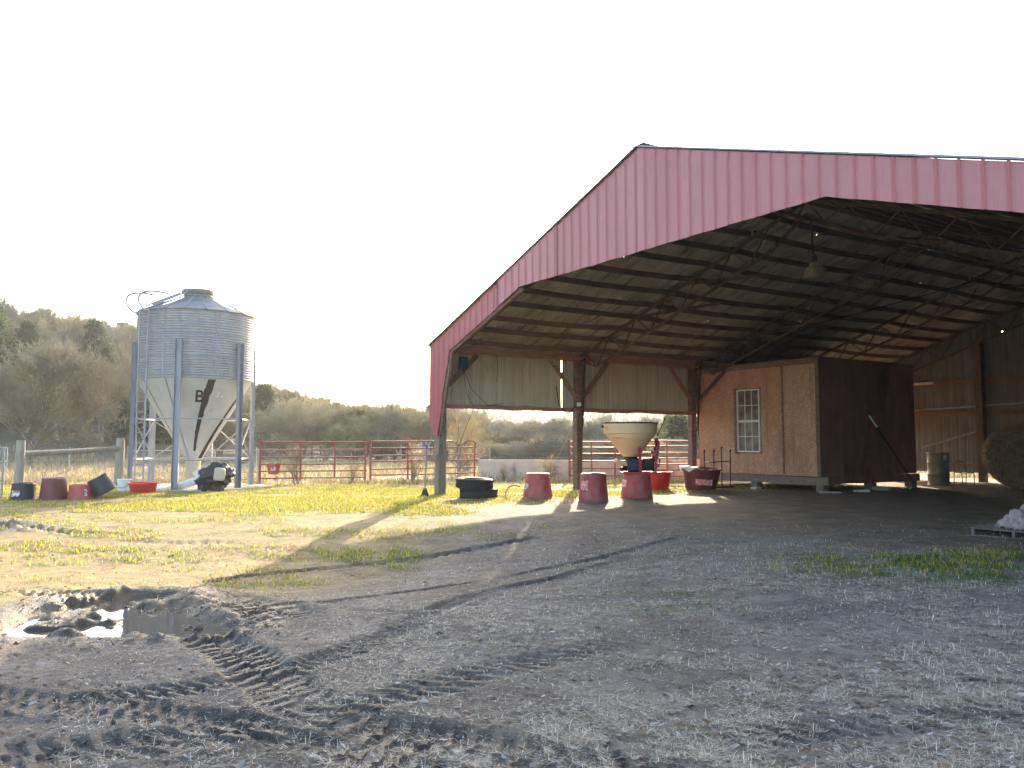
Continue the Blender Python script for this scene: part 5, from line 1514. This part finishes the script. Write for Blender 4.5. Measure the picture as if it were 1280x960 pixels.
def grow_tree(seed, H, spread=1.0, fork=.28, levels=5, buds=0.0, twigs=1.0, low=.25):
    """returns (branch tubes MB, twig V, twig F)"""
    rr = random.Random(seed); mb = MB(); tw = []
    def branch(p, d, ln, r, lev):
        n_ = 4 if lev < 2 else 3
        pts = [p]; q_ = p.copy(); dd = d.copy()
        for i in range(n_):
            dd = (dd + Vector((rr.gauss(0, .15), rr.gauss(0, .15), rr.gauss(.06, .09)))).normalized()
            q_ = q_ + dd * ln / n_; pts.append(q_.copy())
        r1 = r * (.55 if lev else .5)
        if lev <= 2 or r > .03:
            mb.tube(pts, [r + (r1 - r) * i / n_ for i in range(n_ + 1)], 6 if lev == 0 else (5 if lev < 3 else 3), cap=False)
        else:
            for a, b in zip(pts[:-1], pts[1:]): tw.append((a, b, max(r, .008)))
        if lev >= levels: 
            return
        kids = [5, 5, 4, 4, 4][min(lev, 4)]
        for k in range(kids):
            t = rr.uniform(low if lev == 0 else .2, 1.0) if k else 1.0
            f = t * n_; i = min(int(f), n_ - 1); bp = pts[i].lerp(pts[i+1], f - i)
            ax = (pts[i+1] - pts[i]).normalized()
            ang = rr.uniform(.35, .95) * spread * (1 if k else .35); az = rr.uniform(0, 2 * math.pi)
            o1 = ax.orthogonal().normalized(); o2 = ax.cross(o1)
            nd = (ax * math.cos(ang) + (o1 * math.cos(az) + o2 * math.sin(az)) * math.sin(ang))
            nd = (nd + Vector((0, 0, .12))).normalized()
            branch(bp, nd, ln * rr.uniform(.52, .80) * (1.0 if lev else .85), max(r1 * rr.uniform(.5, .8), .006), lev + 1)
    # trunk
    tr = Vector((rr.uniform(-.12, .12), rr.uniform(-.12, .12), 1)).normalized()
    branch(Vector((0, 0, -.2)), tr, H * .46, H * .020 + .02, 0)
    for _ in range(int(rr.random() < fork) * 1 + (1 if fork > .8 else 0)):
        branch(Vector((rr.uniform(-.2, .2), rr.uniform(-.2, .2), -.2)), Vector((rr.uniform(-.4, .4), rr.uniform(-.4, .4), 1)).normalized(), H * .42, H * .016 + .015, 0)
    return mb, tw

def twig_mesh(tw, name, m, parent, rnd, fluff=2, wmul=1.0, ln=.35):
    A = np.array([tuple(a) for a, b, r in tw]); Bq = np.array([tuple(b) for a, b, r in tw]); Rr = np.array([r for a, b, r in tw]) * wmul
    rg = np.random.default_rng(rnd)
    # extra fine twigs from each twig segment
    As = [A]; Bs = [Bq]; Rs = [Rr]
    for k in range(fluff):
        t = rg.random(len(A))[:, None]; o = A + (Bq - A) * t
        d = (Bq - A); d = d / (np.linalg.norm(d, axis=1)[:, None] + 1e-6) + rg.normal(0, .65, A.shape); d[:, 2] += .25
        d /= np.linalg.norm(d, axis=1)[:, None]
        As.append(o); Bs.append(o + d * (ln * rg.uniform(.5, 1.4, len(A)))[:, None]); Rs.append(np.full(len(A), .0055 * wmul))
    A = np.concatenate(As); Bq = np.concatenate(Bs); Rr = np.concatenate(Rs)
    d = Bq - A; d /= np.linalg.norm(d, axis=1)[:, None] + 1e-9
    s = np.cross(d, [.3, .2, 1]); s /= np.linalg.norm(s, axis=1)[:, None] + 1e-9; u = np.cross(d, s)
    V = []
    for (P_, k) in ((A, 1.0), (Bq, .45)):
        for j in range(3):
            an = 2 * math.pi * j / 3
            V.append(P_ + (s * math.cos(an) + u * math.sin(an)) * (Rr * k)[:, None])
    V = np.stack(V, 1).reshape(-1, 3); o = np.arange(len(A))[:, None] * 6
    F = np.concatenate([o + np.array([[0, 1, 4, 3]]), o + np.array([[1, 2, 5, 4]]), o + np.array([[2, 0, 3, 5]])])
    return np_mesh(name, V, F, m, parent)

def make_bare(seed, H, label, cat='tree', spread=1.0, bk='bark_grey', tm='twig_tan', levels=5, fluff=2, wmul=1.3, fork=.3, low=.25, name='bare_tree', ln=.35):
    t = empty(name, (0, 0, 0), 0, label, cat)
    mb, tw = grow_tree(seed, H, spread, fork, levels, low=low)
    zmax = max(max(a.z, b.z) for a, b, r in tw)
    mb.build('trunk', M[bk], t, auto=False)
    twig_mesh(tw, 'crown', M[tm], t, seed, fluff, wmul, ln)
    t['h'] = zmax + .15
    return t

def make_cedar(seed, H, label):
    t = empty('cedar_tree', (0, 0, 0), 0, label, 'tree'); rr = random.Random(seed); rg = np.random.default_rng(seed)
    mb = MB(); mb.tube([(0, 0, -.2), (.05, 0, H * .5), (0, .05, H * .93)], [H * .028, H * .018, .02], 7); mb.build('trunk', M['bark_grey'], t)
    P = []; D = []
    for k in range(150):
        z = H * rr.uniform(.10, .98); prof = (1 - (z / H)) ** .75 * .30 * H * (.55 + .45 * math.sin(min(1, z / H / .25) * 1.57))
        a = rr.uniform(0, 6.28); R_ = prof * rr.uniform(.55, 1.2) + .08
        tip = Vector((math.cos(a) * R_, math.sin(a) * R_, z + R_ * .25)); m_ = 95
        tt = rg.random(m_) ** .6; sz = .16 + .10 * (1 - z / H)
        c = np.outer(tt, np.array([tip.x, tip.y, tip.z - z])) + [0, 0, z] + rg.normal(0, sz, (m_, 3)) * [1, 1, .6]
        P.append(c); D.append(np.tile([tip.x, tip.y, .6], (m_, 1)) / max(R_, .2) + rg.normal(0, .7, (m_, 3)))
    P = np.concatenate(P); D = np.concatenate(D); D /= np.linalg.norm(D, axis=1)[:, None]
    S = np.cross(D, rg.normal(0, 1, D.shape)); S /= np.linalg.norm(S, axis=1)[:, None]
    L_ = rg.uniform(.10, .22, len(P))[:, None]; W_ = .035
    V = np.stack([P - S * W_, P + S * W_, P + D * L_ + S * W_ * .4, P + D * L_ - S * W_ * .4], 1).reshape(-1, 3)
    np_mesh('crown', V, np.arange(len(P) * 4).reshape(-1, 4), M['needles'], t)
    t['h'] = H
    return t

proto = {
    'tan': [make_bare(11, 7.5, '', wmul=2.1, fluff=1), make_bare(12, 7.5, '', spread=1.15, fork=1, wmul=2.1, fluff=1), make_bare(13, 7.0, '', spread=.9, bk='bark_pale', wmul=2.1, fluff=1)],
    'grey': [make_bare(21, 7.5, '', tm='twig_grey', wmul=2.2, fluff=1, bk='bark_pale'), make_bare(22, 7.0, '', tm='twig_grey', spread=1.2, fork=1, wmul=2.2, fluff=1)],
    'olive': [make_bare(31, 6.5, '', tm='twig_olive', spread=1.1, fork=1, fluff=2, wmul=2.0)],
    'cedar': [make_cedar(41, 6.5, ''), make_cedar(42, 6.0, '')],
}
for v_ in proto.values():
    for o in v_: o['used'] = 0
KIND_L = {'tan': 'bare tan twigged tree', 'grey': 'bare grey twigged tree', 'olive': 'olive tinged budding tree', 'cedar': 'dark evergreen cedar'}
rt = random.Random(17)
counts = {}
def put(kind, px, d, H, where, group, sink=0.0, wide=1.0):
    src = rt.choice(proto[kind])
    if src['used'] == 0: o = src; src['used'] = 1
    else: o = copy_tree(src)
    x = (px - 640) / 995.0 * d; y = d
    k = H / src['h']
    o.location = (x, y, gz(x, y) - sink); o.rotation_euler = (0, 0, rt.uniform(0, 6.28)); o.scale = (k * wide, k * wide, k)
    o['label'] = KIND_L[kind] + ' ' + where; o['group'] = group; o['category'] = 'tree'
    return o

def sky_y(px): return float(np.interp(px, [-200, 0, 60, 110, 150, 170, 250, 320, 360, 400, 430, 480, 545, 600, 650, 720, 860, 1000], [362, 358, 370, 384, 392, 390, 425, 466, 474, 486, 501, 499, 497, 514, 519, 518, 518, 520]))
n_t = 0
for (d, step, lo, hi) in ((112, 33, 7, 9.5), (99, 36, 6.5, 9), (87, 40, 6, 8.5), (76, 42, 6, 8), (66, 44, 5.5, 7.5), (57, 50, 5, 7)):
    px = -120 + rt.uniform(0, 20)
    while px < 910:
        dd = d + rt.uniform(-4, 4); x = (px - 640) / 995 * dd
        base = gz(x, dd)
        top_allowed = 1.6 + (550 - sky_y(px)) / 995 * dd
        H = min(rt.uniform(lo, hi), top_allowed - base + rt.uniform(-1.1, .2))
        if d >= 87 and px > 330 and rt.random() < .35: px += step; continue
        if H > 1.9:
            zone = ('on the hillside left of the grain bin' if px < 165 else 'on the slope behind the grain bin' if px < 325
                    else 'in the tree line above the red pipe panels' if px < 545 else 'seen through the open barn side')
            row = 'at the foot' if d < 70 else 'halfway up' if d < 90 else 'along the skyline'
            if px >= 325: row = 'in front' if d < 70 else 'farther back'
            r = rt.random()
            kind = ('cedar' if r < .17 else 'olive' if r < .36 else 'grey' if r < .58 else 'tan') if px < 430 else ('cedar' if r < .06 else 'olive' if r < .2 else 'grey' if r < .75 else 'tan')
            if 835 < px < 880 and d < 80: kind = 'cedar'
            put(kind, px, dd, H, zone + ', ' + row, 'trees ' + zone, wide=rt.uniform(.95, 1.25)); n_t += 1
        px += step * rt.uniform(.75, 1.25)
# the dark wood in front of the slope: a low row of evergreens and brush
for px, d, H, k in ((95, 60, 4.2, 'cedar'), (130, 58, 3.6, 'grey'), (60, 63, 4.0, 'cedar'), (160, 60, 3.5, 'cedar'), (205, 58, 4.2, 'cedar'), (345, 56, 4.2, 'grey'), (375, 54, 4.6, 'grey'), (405, 56, 4.4, 'grey'), (440, 54, 4.2, 'grey'), (470, 56, 4.0, 'grey'), (500, 54, 4.4, 'grey'), (530, 52, 4.0, 'tan'), (560, 55, 4.3, 'grey'), (600, 60, 2.6, 'olive'), (650, 52, 3.0, 'grey'), (690, 54, 3.2, 'grey'), (730, 50, 3.0, 'grey'), (770, 52, 3.0, 'tan'), (812, 50, 2.6, 'olive'), (848, 48, 3.4, 'cedar'), (870, 50, 3.0, 'cedar'), (590, 47, 2.0, 'tan'), (615, 46, 2.1, 'grey'), (633, 49, 2.4, 'olive'), (662, 46, 2.0, 'grey'), (680, 48, 2.2, 'tan'), (704, 46, 2.3, 'grey'), (718, 49, 2.0, 'olive'), (745, 46, 2.1, 'grey'), (760, 48, 2.3, 'tan'), (785, 46, 2.0, 'olive'), (800, 48, 2.4, 'grey'), (828, 46, 2.3, 'tan'), (860, 46, 2.2, 'grey')):
    zone = 'at the field edge left of the bin' if px < 250 else 'in the thicket behind the red panels' if px < 570 else 'in the thicket behind the low wall'
    put(k, px, d, H, zone, 'thicket trees ' + zone, wide=1.35 if d > 49 else 2.0, sink=0 if d > 49 else .35)
big = make_bare(58, 8.2, 'large spreading bare tree with pale twigs standing alone at the left edge', spread=1.05, bk='bark_grey', tm='twig_pale', levels=6, fluff=0, wmul=2.2, fork=0, low=.35, name='spreading_tree')
k = 7.6 / big['h']; big.location = (-27.2, 45.0, gz(-27.2, 45) - .3); big.scale = (k * 1.2, k * 1.2, k); big.rotation_euler = (0, 0, R(65))
# saplings close behind the panels and inside the view under the barn
sap = make_bare(71, 3.0, '', bk='bark_grey', tm='twig_tan', levels=3, fluff=1, wmul=.8, fork=.9, low=.1, name='sapling', ln=.22)
def put_sap(px, d, H, label, src=sap, group='saplings and dead weeds along the panels'):
    o = sap if not sap.get('used') else copy_tree(sap); sap['used'] = 1
    x = (px - 640) / 995.0 * d; kk = H / sap['h']
    o.location = (x, d, gz(x, d) - .02); o.scale = (kk, kk, kk); o.rotation_euler = (0, 0, rt.uniform(0, 6.28)); o['label'] = label; o['category'] = 'sapling'; o['group'] = group
for px, d, H, lb in ((372, 28.9, 1.9, 'dead branching weed tangled in the leftmost red panel'), (440, 29.8, 1.1, 'low dead weed behind the leftmost red panel near its right end'), (515, 30.4, 1.9, 'tall dead branching weed in the middle of the bent red panel'),
                     (572, 34, 3.6, 'thin bare sapling just left of the barn corner post'), (585, 36, 3.2, 'thin bare sapling seen between corner post and tyres'), (630, 31.4, .8, 'small dead weed at the left end of the low pale wall'), (688, 31.0, 1.3, 'thin dead weed in front of the low pale wall beside a steel post'), (158, 27.5, .7, 'low weed at the foot of the right wooden fence post')):
    put_sap(px, d, H, lb)
for v_ in list(proto.values()) + [[sap], [big]]:
    for o in v_:
        for kk in ('used', 'h'):
            if kk in o: del o[kk]
for o in list(bpy.data.objects):
    for kk in ('used', 'h'):
        if kk in o: del o[kk]

# ------------------------------------------------------------------ far wood on the ridge
def far_wood():
    rg = np.random.default_rng(5); n = 26000
    az = rg.uniform(-.62, .42, n); r = rg.uniform(300, 430, n)
    X = np.sin(az) * r; Y = np.cos(az) * r; Z = height(X, Y)
    keep = fbm(X * .05, Y * .05, 201, 3) > .34; X, Y, Z = X[keep], Y[keep], Z[keep]; n = len(X)
    o = np.stack([X, Y, Z - .3], 1)
    V = []; H = rg.uniform(3, 7, n)
    for k in range(3):
        a = rg.uniform(0, 6.28, n); w_ = rg.uniform(.8, 2.0, n)
        s = np.stack([np.cos(a), np.sin(a), 0 * a], 1) * w_[:, None]
        V.append(np.stack([o - s * .3, o + s * .3, o + s + np.stack([0*a, 0*a, H * .55], 1), o + np.stack([0*a, 0*a, H * rg.uniform(.8, 1.05, n)], 1), o - s + np.stack([0*a, 0*a, H * .5], 1)], 1))
    V = np.concatenate(V).reshape(-1, 3); F = np.arange(len(V)).reshape(-1, 5)
    cc = np.array([(.13, .12, .10), (.17, .15, .12), (.09, .095, .07), (.06, .075, .045)])[rg.integers(0, 4, n)]
    ob = np_mesh('far_wood', V, F, leafy('far_twigs', 0, .95), colattr={'col': np.repeat(np.concatenate([cc] * 3), 5, 0)})
    tag(ob, 'far off hazy wood covering the distant ridge', None, None, 'stuff')
far_wood()

# ------------------------------------------------------------------ haze: even pale air round everything
mb = MB(); mb.box((-1500, -1500, -4.0), (1500, 1500, 60))
hz = mb.build('haze', None)
m = bpy.data.materials.new('pale_air'); m.use_nodes = True; nt = m.node_tree
nt.nodes.remove(nt.nodes['Principled BSDF'])
pv = nt.nodes.new('ShaderNodeVolumePrincipled'); pv.inputs['Density'].default_value = HAZE_D if 'HAZE_D' in globals() else .0005
pv.inputs['Color'].default_value = (.92, .95, 1, 1); pv.inputs['Anisotropy'].default_value = .5
nt.links.new(pv.outputs[0], nt.nodes['Material Output'].inputs['Volume'])
hz.data.materials.append(m)
tag(hz, 'thin pale morning haze over the yard and the wooded hill', None, None, 'stuff')
bpy.context.view_layer.update()
